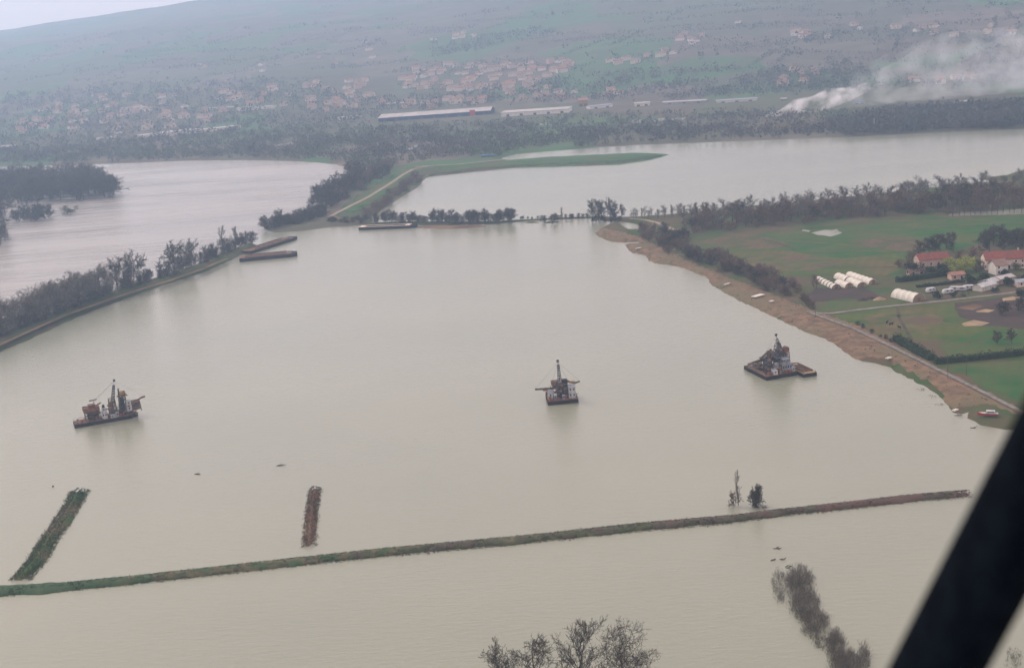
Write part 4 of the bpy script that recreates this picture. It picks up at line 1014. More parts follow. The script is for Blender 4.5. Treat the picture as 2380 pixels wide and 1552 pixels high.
def block(px0, px1, hpx, depth, wm, rm, label, name='warehouse', cat='warehouse', sides=True, pitch=.0, bays=0, rz=0):
    a = G(*px0, 1.9) if px0[1] > 262 else HIT(*px0); b = G(*px1, 1.9) if px0[1] > 262 else HIT(*px1)
    if not a or not b: return
    b = Vector((b.x, b.y, b.z)); d = b - a; L = Vector((d.x, d.y)).length; ang = math.atan2(d.y, d.x)
    h = hpx / FPX * a.length
    z0 = min(a.z, b.z) - .5
    e = empty(name, (a.x, a.y, z0), ang, label, cat)
    w = MB(); w.box(0, L, 0, depth, -2, h); obj('wall', w.mesh('wall', M[wm]), e)
    nb = max(1, bays)
    for k in range(nb):
        r = MB(); x0, x1 = L * k / nb, L * (k + 1) / nb; t = .5
        rise = pitch * h if pitch else .6
        x0 += -.6 if k == 0 else .15; x1 += .6 if k == nb - 1 else -.15
        r.add([(x0, -.8, h + .02), (x1, -.8, h + .02), (x1, depth * .5, h + rise), (x0, depth * .5, h + rise), (x0, depth + .8, h + .02), (x1, depth + .8, h + .02),
               (x0, -.8, h + t), (x1, -.8, h + t), (x1, depth * .5, h + rise + t), (x0, depth * .5, h + rise + t), (x0, depth + .8, h + t), (x1, depth + .8, h + t)],
              [(0, 3, 2, 1), (3, 4, 5, 2), (6, 7, 8, 9), (9, 8, 11, 10), (0, 1, 7, 6), (5, 4, 10, 11), (0, 6, 9, 3), (3, 9, 10, 4), (1, 2, 8, 7), (2, 5, 11, 8)])
        obj('roof', r.mesh('roof', M[rm]), e)
    n = max(2, int(L / 18))
    for k in range(n):
        x = (k + .5) * L / n; g = MB(); g.box(x - 2.2, x + 2.2, -.08, .05, -.5, min(4.2, h * .6)); obj('loading_door' if name == 'warehouse' else 'window', g.mesh('door', M['steel']), e)
    return e
e = block((880, 284), (1140, 266), 9, 55, 'blue_wall', 'roof_pale', 'very long dark blue warehouse with a pale stepped roof', bays=5, pitch=.55)
rb = MB(); pr = G(1090, 275, 1.9); pa = MB()
lo_ = Matrix.Rotation(-e.rotation_euler.z, 4, 'Z') @ (pr - Vector(e.location)); pa.box(lo_.x - 4, lo_.x + 4, -1.2, -.05, 0, 9); obj('entrance_tower', pa.mesh('entrance_tower', M['red']), e)
block((1165, 272), (1322, 262), 9, 40, 'wall_white', 'roof_pale', 'long white factory hall beside the blue warehouse', bays=2)
block((1475, 249), (1511, 247), 7, 20, 'wall_white', 'roof_pale', 'bright white hall on the plain right of the factory')
block((1345, 249), (1367, 247), 14, 14, 'ochre', 'roof_terra', 'tall yellowish building with a pitched roof behind the white hall', 'building', 'building', pitch=.3)
block((1168, 214), (1197, 212), 15, 18, 'wall_cream', 'roof_terra', 'big pale manor house standing out of the village', 'manor_house', 'house', pitch=.35)
block((1372, 254), (1425, 250), 6, 18, 'wall_white', 'grey_blue', 'low grey-white shed right of the yellowish building')
block((1540, 244), (1640, 239), 5, 18, 'grey_blue', 'roof_pale', 'low pale grey shed row right of the bright white hall')
block((1665, 241), (1760, 235), 5, 18, 'wall_white', 'grey_blue', 'low pale shed nearest the smoke')
block((1815, 234), (1829, 233), 4, 10, 'wall_white', 'roof_pale', 'tiny white shed above the fire')
block((787, 280), (840, 275), 6, 20, 'wall_cream', 'roof_pale', 'pale grey shed left of the long blue warehouse')
block((898, 247), (960, 243), 5, 20, 'wall_cream', 'roof_pale', 'narrow pale hall behind the blue warehouse')
block((485, 266), (543, 263), 14, 14, 'wall_white', 'roof_pale', 'left of two pale apartment blocks in the hazy town', 'apartment_block', 'apartment block')
block((552, 268), (637, 263), 16, 14, 'wall_white', 'roof_pale', 'right and larger of two pale apartment blocks in the hazy town', 'apartment_block', 'apartment block')
block((281, 262), (338, 257), 9, 16, 'wall_white', 'roof_pale', 'low pale apartment block on the left of the hazy town', 'apartment_block', 'apartment block')
block((318, 322), (362, 318), 6, 22, 'wall_white', 'roof_pale', 'small pale shed left of the long pale hall by the river wood')
block((366, 320), (464, 308), 8, 34, 'wall_white', 'roof_pale', 'long pale hall behind the river wood on the left')
block((468, 309), (560, 298), 6, 24, 'wall_cream', 'roof_pale', 'narrow pale hall extending right from the long pale hall')
block((225, 326), (275, 321), 4, 16, 'wall_white', 'roof_pale', 'thin pale shed in the left part of the plain')
block((2, 346), (28, 344), 5, 18, 'wall_white', 'roof_pale', 'pale shed at the left edge of the plain')
block((2235, 243), (2262, 241), 5, 14, 'wall_white', 'roof_pale', 'small white house in the smoke on the right', 'building', 'building')
block((1985, 243), (2010, 241), 4, 10, 'wall_white', 'blue_sheet', 'small blue-roofed shed in the smoke')
block((1118, 366), (1148, 364), 4, 10, 'blue_sheet', 'blue_sheet', 'small blue shed at the root of the green peninsula', 'shed', 'shed')
pt = MB(); p0 = G(2032, 305, 1.9)
pt.bar((0, 0, 0), (0, 0, 14), .5, .25, n=6); o = obj('pylon', pt.mesh('pylon', M['white'])); o.location = p0; tag(o, 'slim white post on the shore in front of the smoky wood', 'post')

# ------------------------------------------------------------------ farm
def farm_block(name, px0, px1, depth, H, RH, wm, rm, label, cat='building', chim=False):
    a = G(*px0, GZ); b = G(*px1, GZ); d = b - a; L = d.length; ang = math.atan2(d.y, d.x)
    mid = (a + b) / 2 + Vector((-math.sin(ang), math.cos(ang), 0)) * depth / 2
    e = empty(name, mid, ang, label, cat)
    w_, r_, g_ = house_meshes(L, depth, H, RH, M[wm], M[rm]); obj('wall', w_, e); obj('roof', r_, e)
    n = max(2, int(L / 3.5))
    wm_ = MB(); wm_.box(-.45, .45, -.05, .05, 0, 1.2); me = wm_.mesh('window', M['glass'])
    for k in range(n):
        o = obj('window' if k != n // 2 else 'door', me, e); o.location = (-L / 2 + (k + .5) * L / n, -depth / 2 - .02, 1.0 if k != n // 2 else .1)
        if k == n // 2: o.scale = (1.2, 1, 1.7)
        if H > 5 and k != n // 2:
            o = obj('window', me, e); o.location = (-L / 2 + (k + .5) * L / n, -depth / 2 - .02, 3.6)
    if chim:
        c = MB(); c.box(-.4, .4, -.35, .35, -1.2, 1.3); o = obj('chimney', c.mesh('chimney', M['wall_pink']), e); o.location = (L * .25, 0, H + RH)
    return e
farm_block('barn', (2138, 622), (2208, 616), 11, 4.2, 2.8, 'wall_pink', 'roof_red', 'long barn with a red tiled roof on the left of the farm', chim=False)
farm_block('farmhouse', (2292, 628), (2400, 622), 13, 5.6, 3.4, 'wall_cream', 'roof_red', 'large farmhouse with a red tiled roof at the right edge', 'house', True)
farm_block('shed', (2114, 643), (2150, 640), 6, 2.8, 1.2, 'wall_pink', 'roof_brown', 'low pinkish shed behind the clipped hedge')
farm_block('shed', (2212, 652), (2243, 649), 6, 2.8, 1.2, 'wall_pink', 'roof_terra', 'low pink shed under the yellow-green trees')
for x, y, h, k, lb in ((2152, 636, 24, green_bush, 'green bush hiding the left half of the barn wall'), (2186, 630, 22, dark_leaf, 'dark evergreen hiding the middle of the barn wall'), (2262, 610, 40, bare_brown, 'brown bare tree between the barn and the farmhouse'),
                       (2226, 612, 34, bare_brown, 'brown bare tree behind the yellow-green trees'), (2224, 636, 30, yellow_leaf, 'middle one of the three yellow-green trees'), (2285, 654, 26, dark_leaf, 'dark evergreen at the foot of the white gable'), (2335, 640, 20, dark_leaf, 'dark bush in front of the farmhouse wall'),
                       (2120, 612, 34, bare_brown, 'brown bare tree at the field corner left of the barn'), (2088, 622, 22, shrub, 'purplish bush at the field corner left of the barn'), (2216, 690, 16, dark_leaf, 'dark bush between the two caravans'), (2310, 680, 16, dark_leaf, 'dark bush in front of the greenhouses'), (2372, 690, 26, dark_leaf, 'dark evergreen beside the track at the right edge')):
    plant(k, x, y, h, lb, None, 1.6, wide=1.3)
g0 = farm_block('outbuilding', (2296, 636), (2318, 640), 8, 5.2, 2.6, 'wall_white', 'roof_brown', 'white gabled outbuilding in front of the farmhouse'); g0.rotation_euler.z += 1.3
farm_block('lean_to', (2325, 662), (2358, 655), 6, 3, 1.0, 'wall_pink', 'roof_pale', 'pale lean-to with a bright metal roof at the farmyard')
farm_block('shed', (2365, 668), (2420, 662), 6, 2.6, 1.0, 'wall_cream', 'grey_blue', 'grey-roofed shed at the right end of the farmyard')
def caravan(px, py, L, label, ang):
    e = empty('caravan', G(px, py, GZ), ang, label, 'caravan')
    prof = [(-.5, .45), (.5, .45), (.5, 1.6), (.42, 2.35), (-.38, 2.45), (-.5, 1.5)]
    b = MB(); n = len(prof); vs = [(x * L, s * 1.1, z) for s in (-1, 1) for x, z in prof]
    b.add(vs, [tuple(range(n)), tuple(range(n, 2 * n))[::-1]] + [(i, i + n, (i + 1) % n + n, (i + 1) % n) for i in range(n)])
    obj('body', b.mesh('body', M['white']), e)
    for s in (-1, 1):
        for x in (-.28, .12):
            w = MB(); w.box(x * L, x * L + L * .2, s * 1.1 - .03, s * 1.1 + .03, 1.35, 1.95); obj('window', w.mesh('window', M['glass']), e)
        w = MB(); w.bar((0, s * 1.0 - .1, .33), (0, s * 1.0 + .1, .33), .33, n=12); obj('wheel', w.mesh('wheel', M['hull']), e)
    w = MB(); w.bar((L * .5, 0, .5), (L * .5 + 1.2, 0, .5), .06); obj('tow_bar', w.mesh('tow_bar', M['steel']), e)
caravan(2204, 682, 6.5, 'white caravan nearest the farm track, left of the row', .3)
caravan(2226, 676, 9.0, 'long white caravan in the middle of the row by the farm', -.35)
caravan(2251, 673, 6.0, 'cream caravan at the right end of the row by the farm', .1)
caravan(2163, 679, 5.0, 'low grey-white trailer standing apart left of the caravans', .4)
def greenframe(px, py, L, label, ang):
    e = empty('greenhouse', G(px, py, GZ), ang, label, 'greenhouse')
    w_, r_, g_ = house_meshes(L, 6, 2.4, 1.3, M['plastic'], M['white']); obj('wall', w_, e); obj('roof', r_, e)
    for k in range(int(L / 2)):
        b = MB(); x = -L / 2 + 1 + k * 2; b.box(x - .05, x + .05, -3.06, 3.06, 0, 2.42); obj('frame', b.mesh('frame', M['steel']), e)
greenframe(2288, 672, 12, 'pale greenhouse with a steel frame at the left of the farmyard', .6)
greenframe(2306, 662, 14, 'pale greenhouse behind the first one in the farmyard', .6)
def tunnel(px0, px1, rad_, label, dark=False, hgt=None):
    a = G(*px0, GZ); b = G(*px1, GZ); d = b - a; L = d.length; ang = math.atan2(d.y, d.x)
    e = empty('polytunnel', a, ang, label, 'greenhouse'); n = 14; H = hgt or rad_ * .95
    seg = max(2, int(L / 4)); cov = MB(); vs = []
    for k in range(seg * 4 + 1):
        x = L * k / (seg * 4); sag = .05 * math.sin(k / 4 * math.pi) ** 2
        for i in range(n + 1):
            t = math.pi * i / n; rr_ = rad_ * (1 - sag); vs.append((x, -math.cos(t) * rr_, math.sin(t) * H * (1 - sag)))
    fs = [(k * (n + 1) + i, (k + 1) * (n + 1) + i, (k + 1) * (n + 1) + i + 1, k * (n + 1) + i + 1) for k in range(seg * 4) for i in range(n)]
    cov.add(vs, fs); cov.add([v for v in vs[:n + 1]], [tuple(range(n + 1))]); 
    obj('cover', cov.mesh('cover', M['plastic']), e)
    en = MB(); vv = vs[-(n + 1):]; en.add([(v[0] + .01, v[1] * .995, v[2] * .995) for v in vv], [tuple(range(n + 1))[::-1]]); obj('end_wall', en.mesh('end_wall', M['sand']), e)
    dr = MB(); dr.box(L + .02, L + .12, -.9, .9, 0, min(2.1, H * .8)); obj('door', dr.mesh('door', M['steel_brown']), e)
    for k in range(seg + 1):
        h_ = MB(); x = L * k / seg
        for i in range(n):
            t0, t1 = math.pi * i / n, math.pi * (i + 1) / n
            h_.bar((x, -math.cos(t0) * (rad_ + .05), math.sin(t0) * (H + .05)), (x, -math.cos(t1) * (rad_ + .05), math.sin(t1) * (H + .05)), .07 if not dark else .22, n=4, cap=False)
        obj('hoop', h_.mesh('hoop', M['steel'] if dark else M['white']), e)
tunnel((1975, 642), (2030, 660), 2.9, 'longest white polytunnel, rearmost of the group')
tunnel((1948, 645), (1973, 654), 2.9, 'short white polytunnel behind the group, end to end with another')
tunnel((1976, 655), (2004, 667), 2.9, 'white polytunnel in the middle of the group')
tunnel((1948, 660), (1974, 668), 2.7, 'short white polytunnel in front of the group')
tunnel((1902, 651), (1944, 671), 2.4, 'worn polytunnel with dark bands at the left of the group', True)
tunnel((2085, 688), (2136, 700), 4.2, 'large white polytunnel standing alone by the farm track')
# sheds, dark heap, poles, cows
def pole(px, py, hpx, label):
    h = tsize(px, py, hpx); b = MB(); b.bar((0, 0, 0), (0, 0, h), .11, .08, n=8); b.bar((-.8, 0, h - .8), (.8, 0, h - .8), .06)
    o = obj('utility_pole', b.mesh('utility_pole', M['wood_debris'])); o.location = G(px, py, GZ); o.rotation_euler.z = .6; tag(o, label, 'pole')
pole(2203, 881, 58, 'tall pale utility pole in front of the long low hedge')
pole(2246, 872, 40, 'thin utility pole further right along the low hedge')
pole(1722, 624, 26, 'pale pole in the scrub above the mud bank')
pole(1895, 735, 36, 'pole beside the junction of farm track and bank road')
def animal(px, py, ang, label):
    e = empty('cow', G(px, py, GZ + .1), ang, label, 'cow', 'dark cattle in the olive field')
    b = MB(); ring = []
    prof = [(-1.1, .25, 1.15), (-1.0, .38, 1.05), (-.5, .42, 1.0), (.1, .44, .98), (.6, .40, 1.05), (.9, .25, 1.2), (1.25, .16, 1.3), (1.5, .17, 1.25), (1.8, .09, 1.1)]
    n = 8
    for x, r_, z in prof:
        for i in range(n):
            t = 2 * math.pi * i / n; ring.append((x, math.cos(t) * r_ * .8, z + math.sin(t) * r_))
    b.add(ring, [(k * n + i, k * n + (i + 1) % n, (k + 1) * n + (i + 1) % n, (k + 1) * n + i) for k in range(len(prof) - 1) for i in range(n)] + [tuple(range(n))[::-1], tuple(range((len(prof) - 1) * n, len(prof) * n))])
    for x, y in ((-.85, .2), (-.85, -.2), (.65, .2), (.65, -.2)):
        b.bar((x, y, .95), (x - (.08 if x < 0 else 0), y, .5), .14, .09, n=6); b.bar((x - (.08 if x < 0 else 0), y, .52), (x, y, 0), .08, .06, n=6)
    b.bar((-1.12, 0, 1.3), (-1.25, 0, .6), .04, .03)
    obj('body', b.mesh('body', M['hull'], smooth=True), e)
for x, y, a in ((2072, 756, .3), (2062, 752, 1.0), (2090, 764, 2.0)): animal(x, y, a, 'dark cow in the olive field above the bank road')
# red and white boat drawn up on the shore, lower right
def shoreboat(px, py, ang, label):
    e = empty('boat', G(px, py, GZ + .2), ang, label, 'boat')
    n = 9; L = 7.5; vs = []; 
    for k in range(n):
        q = k / (n - 1); x = (q - .5) * L; w = 1.15 * (1 - max(0, (q - .55) / .45) ** 2.0); w = max(w, .05)
        vs += [(x, -w, 1.1 + .35 * q * q), (x, -w * .7, .3), (x, 0, .05), (x, w * .7, .3), (x, w, 1.1 + .35 * q * q)]
    b = MB(); b.add(vs, [(k * 5 + i, (k + 1) * 5 + i, (k + 1) * 5 + i + 1, k * 5 + i + 1) for k in range(n - 1) for i in range(4)] + [(4, 3, 2, 1, 0)])
    obj('hull', b.mesh('hull', M['red']), e)
    d = MB(); d.add([(v[0], v[1] * .97, v[2] - .08) for k in range(n) for v in (vs[k * 5], vs[k * 5 + 4])], [(2 * k, 2 * k + 2, 2 * k + 3, 2 * k + 1) for k in range(n - 1)]); obj('deck', d.mesh('deck', M['white']), e)
    c = MB(); c.box(-2.6, .6, -.85, .85, 1.1, 2.1); obj('cabin', c.mesh('cabin', M['white']), e)
    for s in (-1, 1):
        w = MB(); w.box(-2.2, .2, s * .86 - .02, s * .86 + .02, 1.5, 1.9); obj('window', w.mesh('window', M['glass']), e)
shoreboat(2296, 966, 2.8, 'red boat with a white cabin drawn up on the lower right shore')
# white sheets / tarpaulins lying on the mud bank
def tarp(px, py, a, b_, label):
    r = random.Random(px); mb = MB(); n = 6
    vs = [((i / n - .5) * a, (j / n - .5) * b_, .12 + .35 * abs(math.sin(i * 1.7 + j * 1.1)) * (1 if 0 < i < n and 0 < j < n else .1)) for j in range(n + 1) for i in range(n + 1)]
    mb.add(vs, [(j * (n + 1) + i, j * (n + 1) + i + 1, (j + 1) * (n + 1) + i + 1, (j + 1) * (n + 1) + i) for j in range(n) for i in range(n)])
    mb.add([(v[0], v[1], v[2] - .07) for v in vs], [(j * (n + 1) + i, (j + 1) * (n + 1) + i, (j + 1) * (n + 1) + i + 1, j * (n + 1) + i + 1) for j in range(n) for i in range(n)])
    o = obj('tarpaulin', mb.mesh('tarpaulin', M['wall_white'])); o.location = G(px, py, GZ + .8); o.rotation_euler.z = -.9; tag(o, label, 'tarpaulin')
tarp(1762, 687, 3.5, 8, 'bright white sheet lying across the middle of the mud bank')
tarp(1690, 660, 1.2, 5, 'narrow pale sheet on the upper mud bank, beyond the bright one')
tarp(1793, 700, 2, 2.5, 'small yellowish sheet on the mud bank just below the bright one')
tarp(2065, 832, 1.8, 3, 'pale sheet on the lower mud bank near the bend of the shore')
tarp(2220, 953, 1.5, 3, 'pale scrap at the water edge of the lower mud bank')
tarp(1484, 577, 1.2, 5, 'pale scrap on the first brown point of the mud bank')
# grey dark car / heap by tunnels
def heap(px, py, label, mt):
    r = random.Random(px); mb = MB(); n = 10
    vs = [(0, 0, 1.5)] + [(math.cos(i / n * 6.283) * 1.5 * r.uniform(.8, 1.1), math.sin(i / n * 6.283) * 1.2, 1.0) for i in range(n)] + [(math.cos(i / n * 6.283) * 4 * r.uniform(.8, 1.1), math.sin(i / n * 6.283) * 2.6, 0) for i in range(n)]
    mb.add(vs, [(0, 1 + i, 1 + (i + 1) % n) for i in range(n)] + [(1 + i, 1 + n + i, 1 + n + (i + 1) % n, 1 + (i + 1) % n) for i in range(n)])
    o = obj('earth_heap', mb.mesh('earth_heap', mt)); o.location = G(px, py, GZ); tag(o, label, 'heap')
heap(2005, 697, 'dark earth heap left of the lone large polytunnel', M['field_plum'])
heap(2022, 694, 'second dark heap touching the first near the lone polytunnel', M['field_plum'])
heap(2044, 696, 'small sandy heap left of the lone large polytunnel', M['sand'])

# ------------------------------------------------------------------ barges and dredgers
def prism(mb, pts, z0, z1, mi=0):
    n = len(pts); mb.add([(x, y, z0) for x, y in pts] + [(x, y, z1) for x, y in pts], [tuple(range(n))[::-1], tuple(range(n, 2 * n))] + [(i, (i + 1) % n, (i + 1) % n + n, i + n) for i in range(n)])
def hopper_barge(e, L, Wd, H, name_pref='', ox=0, oy=0, rz=0, hold=True, pointed=True, hullm='hull', deckm='deck'):
    """L along local y"""
    def tr(p):
        a, b = math.cos(rz), math.sin(rz); return (ox + p[0] * a - p[1] * b, oy + p[0] * b + p[1] * a)
    out_l = [(-Wd / 2, 0), (Wd / 2, 0), (Wd / 2, L * .9 if pointed else L), (Wd * .3, L), (-Wd * .3, L), (-Wd / 2, L * .9 if pointed else L)]
    if not pointed: out_l = [(-Wd / 2, 0), (Wd / 2, 0), (Wd / 2, L), (-Wd / 2, L)]
    h = MB(); prism(h, [tr(p) for p in out_l], -.6, H - .12); obj('hull', h.mesh('hull', M[hullm]), e)
    d = MB(); cw = Wd * .13
    for x0, x1, y0, y1 in ((-Wd / 2, -Wd / 2 + cw, 0, L * .9), (Wd / 2 - cw, Wd / 2, 0, L * .9), (-Wd / 2 + cw, Wd / 2 - cw, 0, L * .1), (-Wd / 2 + cw, Wd / 2 - cw, L * .82, L * .9)):
        prism(d, [tr(p) for p in ((x0, y0), (x1, y0), (x1, y1), (x0, y1))], H - .12, H)
    obj('deck', d.mesh('deck', M[deckm]), e)
    if hold:
        for s in (-1, 1):
            c = MB(); x = s * (Wd / 2 - cw); prism(c, [tr(p) for p in ((x - .08, L * .1), (x + .08, L * .1), (x + .08, L * .82), (x - .08, L * .82))], H - .1, H + .75); obj('coaming', c.mesh('coaming', M['steel_brown']), e)
        f = MB(); prism(f, [tr(p) for p in ((-Wd / 2 + cw, L * .1), (Wd / 2 - cw, L * .1), (Wd / 2 - cw, L * .82), (-Wd / 2 + cw, L * .82))], H - .11, H - .06)
        obj('hold_floor', f.mesh('hold_floor', M['rust']), e)
        for k in range(1, 5):
            y = L * (.1 + .72 * k / 5); c = MB(); prism(c, [tr(p) for p in ((-Wd / 2 + cw, y - .1), (Wd / 2 - cw, y - .1), (Wd / 2 - cw, y + .1), (-Wd / 2 + cw, y + .1))], H - .05, H + .5); obj('bulkhead', c.mesh('bulkhead', M['steel_brown']), e)
    for p in ((-Wd / 2 + cw * .5, L * .03), (Wd / 2 - cw * .5, L * .03), (-Wd / 2 + cw * .5, L * .87), (Wd / 2 - cw * .5, L * .87)):
        b = MB(); q = tr(p); b.bar((q[0], q[1], H - .02), (q[0], q[1], H + .6), .18, n=8); obj('bollard', b.mesh('bollard', M['steel']), e)
def barge_px(pa, pb, Wd, H, label, hullm='hull', deckm='deck', hold=True):
    a = G(*pa); b = G(*pb); d = b - a; L = d.length
    e = empty('barge', a, math.atan2(d.y, d.x) - math.pi / 2, label, 'barge')
    hopper_barge(e, L, Wd, H, hold=hold, hullm=hullm, deckm=deckm)
barge_px((572, 590), (684, 555), 10, 2.2, 'brown hopper barge moored behind, pointing away from the left bank')
barge_px((558, 606), (691, 593), 12, 2.6, 'brown hopper barge moored in front with its blunt end to the lake')
barge_px((838, 533), (968, 528), 9, 2.4, 'long dark barge with a pale deck line moored at the causeway', 'hull', 'wall_cream', False)

def rail(e, pts, z, name='railing'):
    b = MB()
    for i in range(len(pts) - 1):
        a = Vector((*pts[i], z)); c = Vector((*pts[i + 1], z)); n = max(1, int((c - a).length / 1.5))
        b.bar(a + Vector((0, 0, 1)), c + Vector((0, 0, 1)), .04, cap=False); b.bar(a + Vector((0, 0, .5)), c + Vector((0, 0, .5)), .03, cap=False)
        for k in range(n + 1): p = a.lerp(c, k / n); b.bar(p, p + Vector((0, 0, 1)), .035, cap=False)
    obj(name, b.mesh(name, M['steel_brown']), e)
def part(e, name, mt, *boxes):
    b = MB()
    for bx in boxes: b.box(*bx)
    return obj(name, b.mesh(name, M[mt]), e)
def frame_tower(e, name, x0, x1, y0, y1, z0, z1, mt, t=.13, top=.8, n=4):
    b = MB(); cx_, cy_ = (x0 + x1) / 2, (y0 + y1) / 2; rings = []
    for k in range(n + 1):
        q = k / n; s = 1 + (top - 1) * q; z = z0 + (z1 - z0) * q
        rings.append([Vector((cx_ + (x - cx_) * s, cy_ + (y - cy_) * s, z)) for x, y in ((x0, y0), (x1, y0), (x1, y1), (x0, y1))])
    for k in range(n):
        for i in range(4):
            b.bar(rings[k][i], rings[k + 1][i], t, cap=False); b.bar(rings[k + 1][i], rings[k + 1][(i + 1) % 4], t * .8, cap=False)
            b.bar(rings[k][i], rings[k + 1][(i + 1) % 4], t * .6, cap=False)
    return obj(name, b.mesh(name, M[mt]), e)
def sheave(e, x, y, z, r=.7, name='sheave'):
    b = MB(); b.bar((x, y - .2, z), (x, y + .2, z), r, n=16); obj(name, b.mesh(name, M['steel']), e)
def boom(e, a, b_, w=.9, mt='steel_brown', name='boom'):
    t = MB(); t.truss(a, b_, w, w * .6, n=7, t=.07); o = obj(name, t.mesh(name, M[mt]), e)
    q = MB(); A = Vector(a); B = Vector(b_); up = Vector((0, 0, .1)); q.bar(A + up, B + up, .22, .2, n=4); obj('conveyor_belt', q.mesh('conveyor_belt', M['hull']), e)
def hopper(e, x0, x1, y0, y1, z0, z1, mt, name='hopper'):
    cx_, cy_ = (x0 + x1) / 2, (y0 + y1) / 2; b = MB(); zm = z0 + (z1 - z0) * .45
    top = [(x0, y0, z1), (x1, y0, z1), (x1, y1, z1), (x0, y1, z1)]; mid = [(x, y, zm) for x, y, z in top]; bot = [(cx_ + (x - cx_) * .35, cy_ + (y - cy_) * .35, z0) for x, y, z in top]
    b.add(bot + mid + top, [(3, 2, 1, 0)] + [(k * 4 + i, k * 4 + (i + 1) % 4, k * 4 + 4 + (i + 1) % 4, k * 4 + 4 + i) for k in range(2) for i in range(4)])
    b.add([(x, y, z1 - .3) for x, y, z in top], [(0, 1, 2, 3)])
    return obj(name, b.mesh(name, M[mt]), e)
def cabin(e, x0, x1, y0, y1, z0, z1, mt='white', storeys=1, name='cabin'):
    part(e, name, mt, (x0, x1, y0, y1, z0, z1))
    h = (z1 - z0) / storeys
    for s in range(storeys):
        z = z0 + h * s + h * .45; n = max(1, int((x1 - x0) / 1.1))
        for k in range(n):
            xx = x0 + (k + .5) * (x1 - x0) / n
            part(e, 'window', 'glass', (xx - .3, xx + .3, y0 - .04, y0 + .02, z, z + h * .32))
    part(e, 'cabin_roof', 'grey_blue', (x0 - .15, x1 + .15, y0 - .15, y1 + .15, z1, z1 + .12))
def ladder_arm(e, a, b_, w0, w1, mt='steel', name='bucket_ladder'):
    t = MB(); t.truss(a, b_, w0, w1, n=9, t=.1); obj(name, t.mesh(name, M[mt]), e)
    A, B = Vector(a), Vector(b_); n = int((B - A).length / 1.1)
    bk = MB(); bk.box(-w1 * .35, w1 * .35, -.25, .25, -.3, .3); me = bk.mesh('bucket', M['hull'])
    for k in range(n):
        o = obj('bucket', me, e); o.location = A.lerp(B, (k + .5) / n); o.rotation_euler.x = .3
def drum(e, x, y, z, r, h, mt, name='tank'):
    b = MB(); b.bar((x, y, z), (x, y, z + h), r, n=12); obj(name, b.mesh(name, M[mt]), e)

def gear(e, x0, x1, y0, y1, z0, z1, n, seed):
    r = random.Random(seed); pipes = MB(); gear_ = MB()
    for k in range(n):
        x, y = r.uniform(x0, x1), r.uniform(y0, y1); q = 1 - abs((x - (x0 + x1) / 2) / ((x1 - x0) / 2)) * .7; zt = z0 + (z1 - z0) * q * r.random()
        pipes.bar((x, y, z0), (x + r.uniform(-.4, .4), y, zt), .07, cap=False)
        pipes.bar((x, y, zt), (x + r.uniform(-2, 2), y + r.uniform(-1.2, 1.2), zt + r.uniform(-.6, .6)), .06, cap=False)
        if k % 2: s_ = r.uniform(.25, .6); gear_.box(x - s_, x + s_, y - s_, y + s_, zt - s_ * 1.2, zt, rz=r.uniform(0, 1))
    obj('pipework', pipes.mesh('pipework', M['steel']), e)['kind'] = 'stuff'; obj('machinery', gear_.mesh('machinery', M['steel_brown']), e)['kind'] = 'stuff'
def stays(e, top, feet):
    b = MB()
    for f in feet: b.bar(top, f, .035, cap=False)
    obj('stay_wires', b.mesh('stay_wires', M['steel']), e)['kind'] = 'stuff'
def az(p): return math.atan2(p.x, p.y)
# centre dredger
o0 = G(1308, 939); e = empty('dredger', o0, -az(o0) + rad(5), 'compact dredger in mid lake with one tall tapering tower and two outstretched booms', 'dredger')
part(e, 'hull', 'hull', (-6.2, 6.8, 0, 12, -.5, 1.55)); part(e, 'deck', 'deck', (-6.1, 6.7, .1, 11.9, 1.55, 1.65))
rail(e, [(-6, .2), (6.6, .2), (6.6, 11.8), (-6, 11.8), (-6, .2)], 1.65)
frame_tower(e, 'tower_frame', -2.2, 2.4, 3.5, 8, 1.65, 9, 'steel', .16, .6, 4)
part(e, 'machine_house', 'steel', (-1.3, 1.5, 4.2, 7.4, 1.65, 7.2)); part(e, 'platform', 'steel_brown', (-3.8, 3.0, 4, 7.8, 7.4, 7.6))
ladder_arm(e, (0, 5, 1.7), (-.25, 6, 16.0), 2.2, .8); 
mz = MB(); mz.bar((-.25, 6, 15.9), (-.3, 6, 17.4), .08, .05); obj('mast', mz.mesh('mast', M['steel']), e); sheave(e, -.35, 6, 17.5, .6); part(e, 'lamp_bracket', 'steel_brown', (-1.1, .3, 5.9, 6.1, 17.3, 17.45))
hopper(e, -3.9, -1.4, 4.5, 7, 6.2, 9.0, 'steel_brown'); part(e, 'screen_box', 'hull', (.9, 3.0, 4.2, 7.2, 3, 9.2)); part(e, 'chute', 'steel', (1.0, 3.6, 3.0, 4.1, 1.7, 6.2))
boom(e, (-2.2, 5, 5.9), (-11, 5, 6.2)); part(e, 'boom_motor', 'rust', (-7.6, -5.6, 4.6, 5.6, 5.2, 5.8))
boom(e, (2.4, 6, 8.5), (6.0, 5.5, 7.3)); boom(e, (6.0, 5.5, 7.2), (8.4, 5, 8.0), .7)
part(e, 'gantry', 'ochre', (2.6, 6.3, 5, 6.2, 7.9, 8.25))
cabin(e, 3.1, 6.0, 1.6, 5.6, 1.65, 6.7, 'white', 2); cabin(e, -5.7, -3.6, 3, 6, 1.65, 4.8, 'white'); cabin(e, -3.3, -2.2, 1.2, 3.6, 1.65, 3.9, 'grey_blue'); cabin(e, .3, 1.3, 1.0, 2.6, 1.65, 3.3, 'grey_blue')
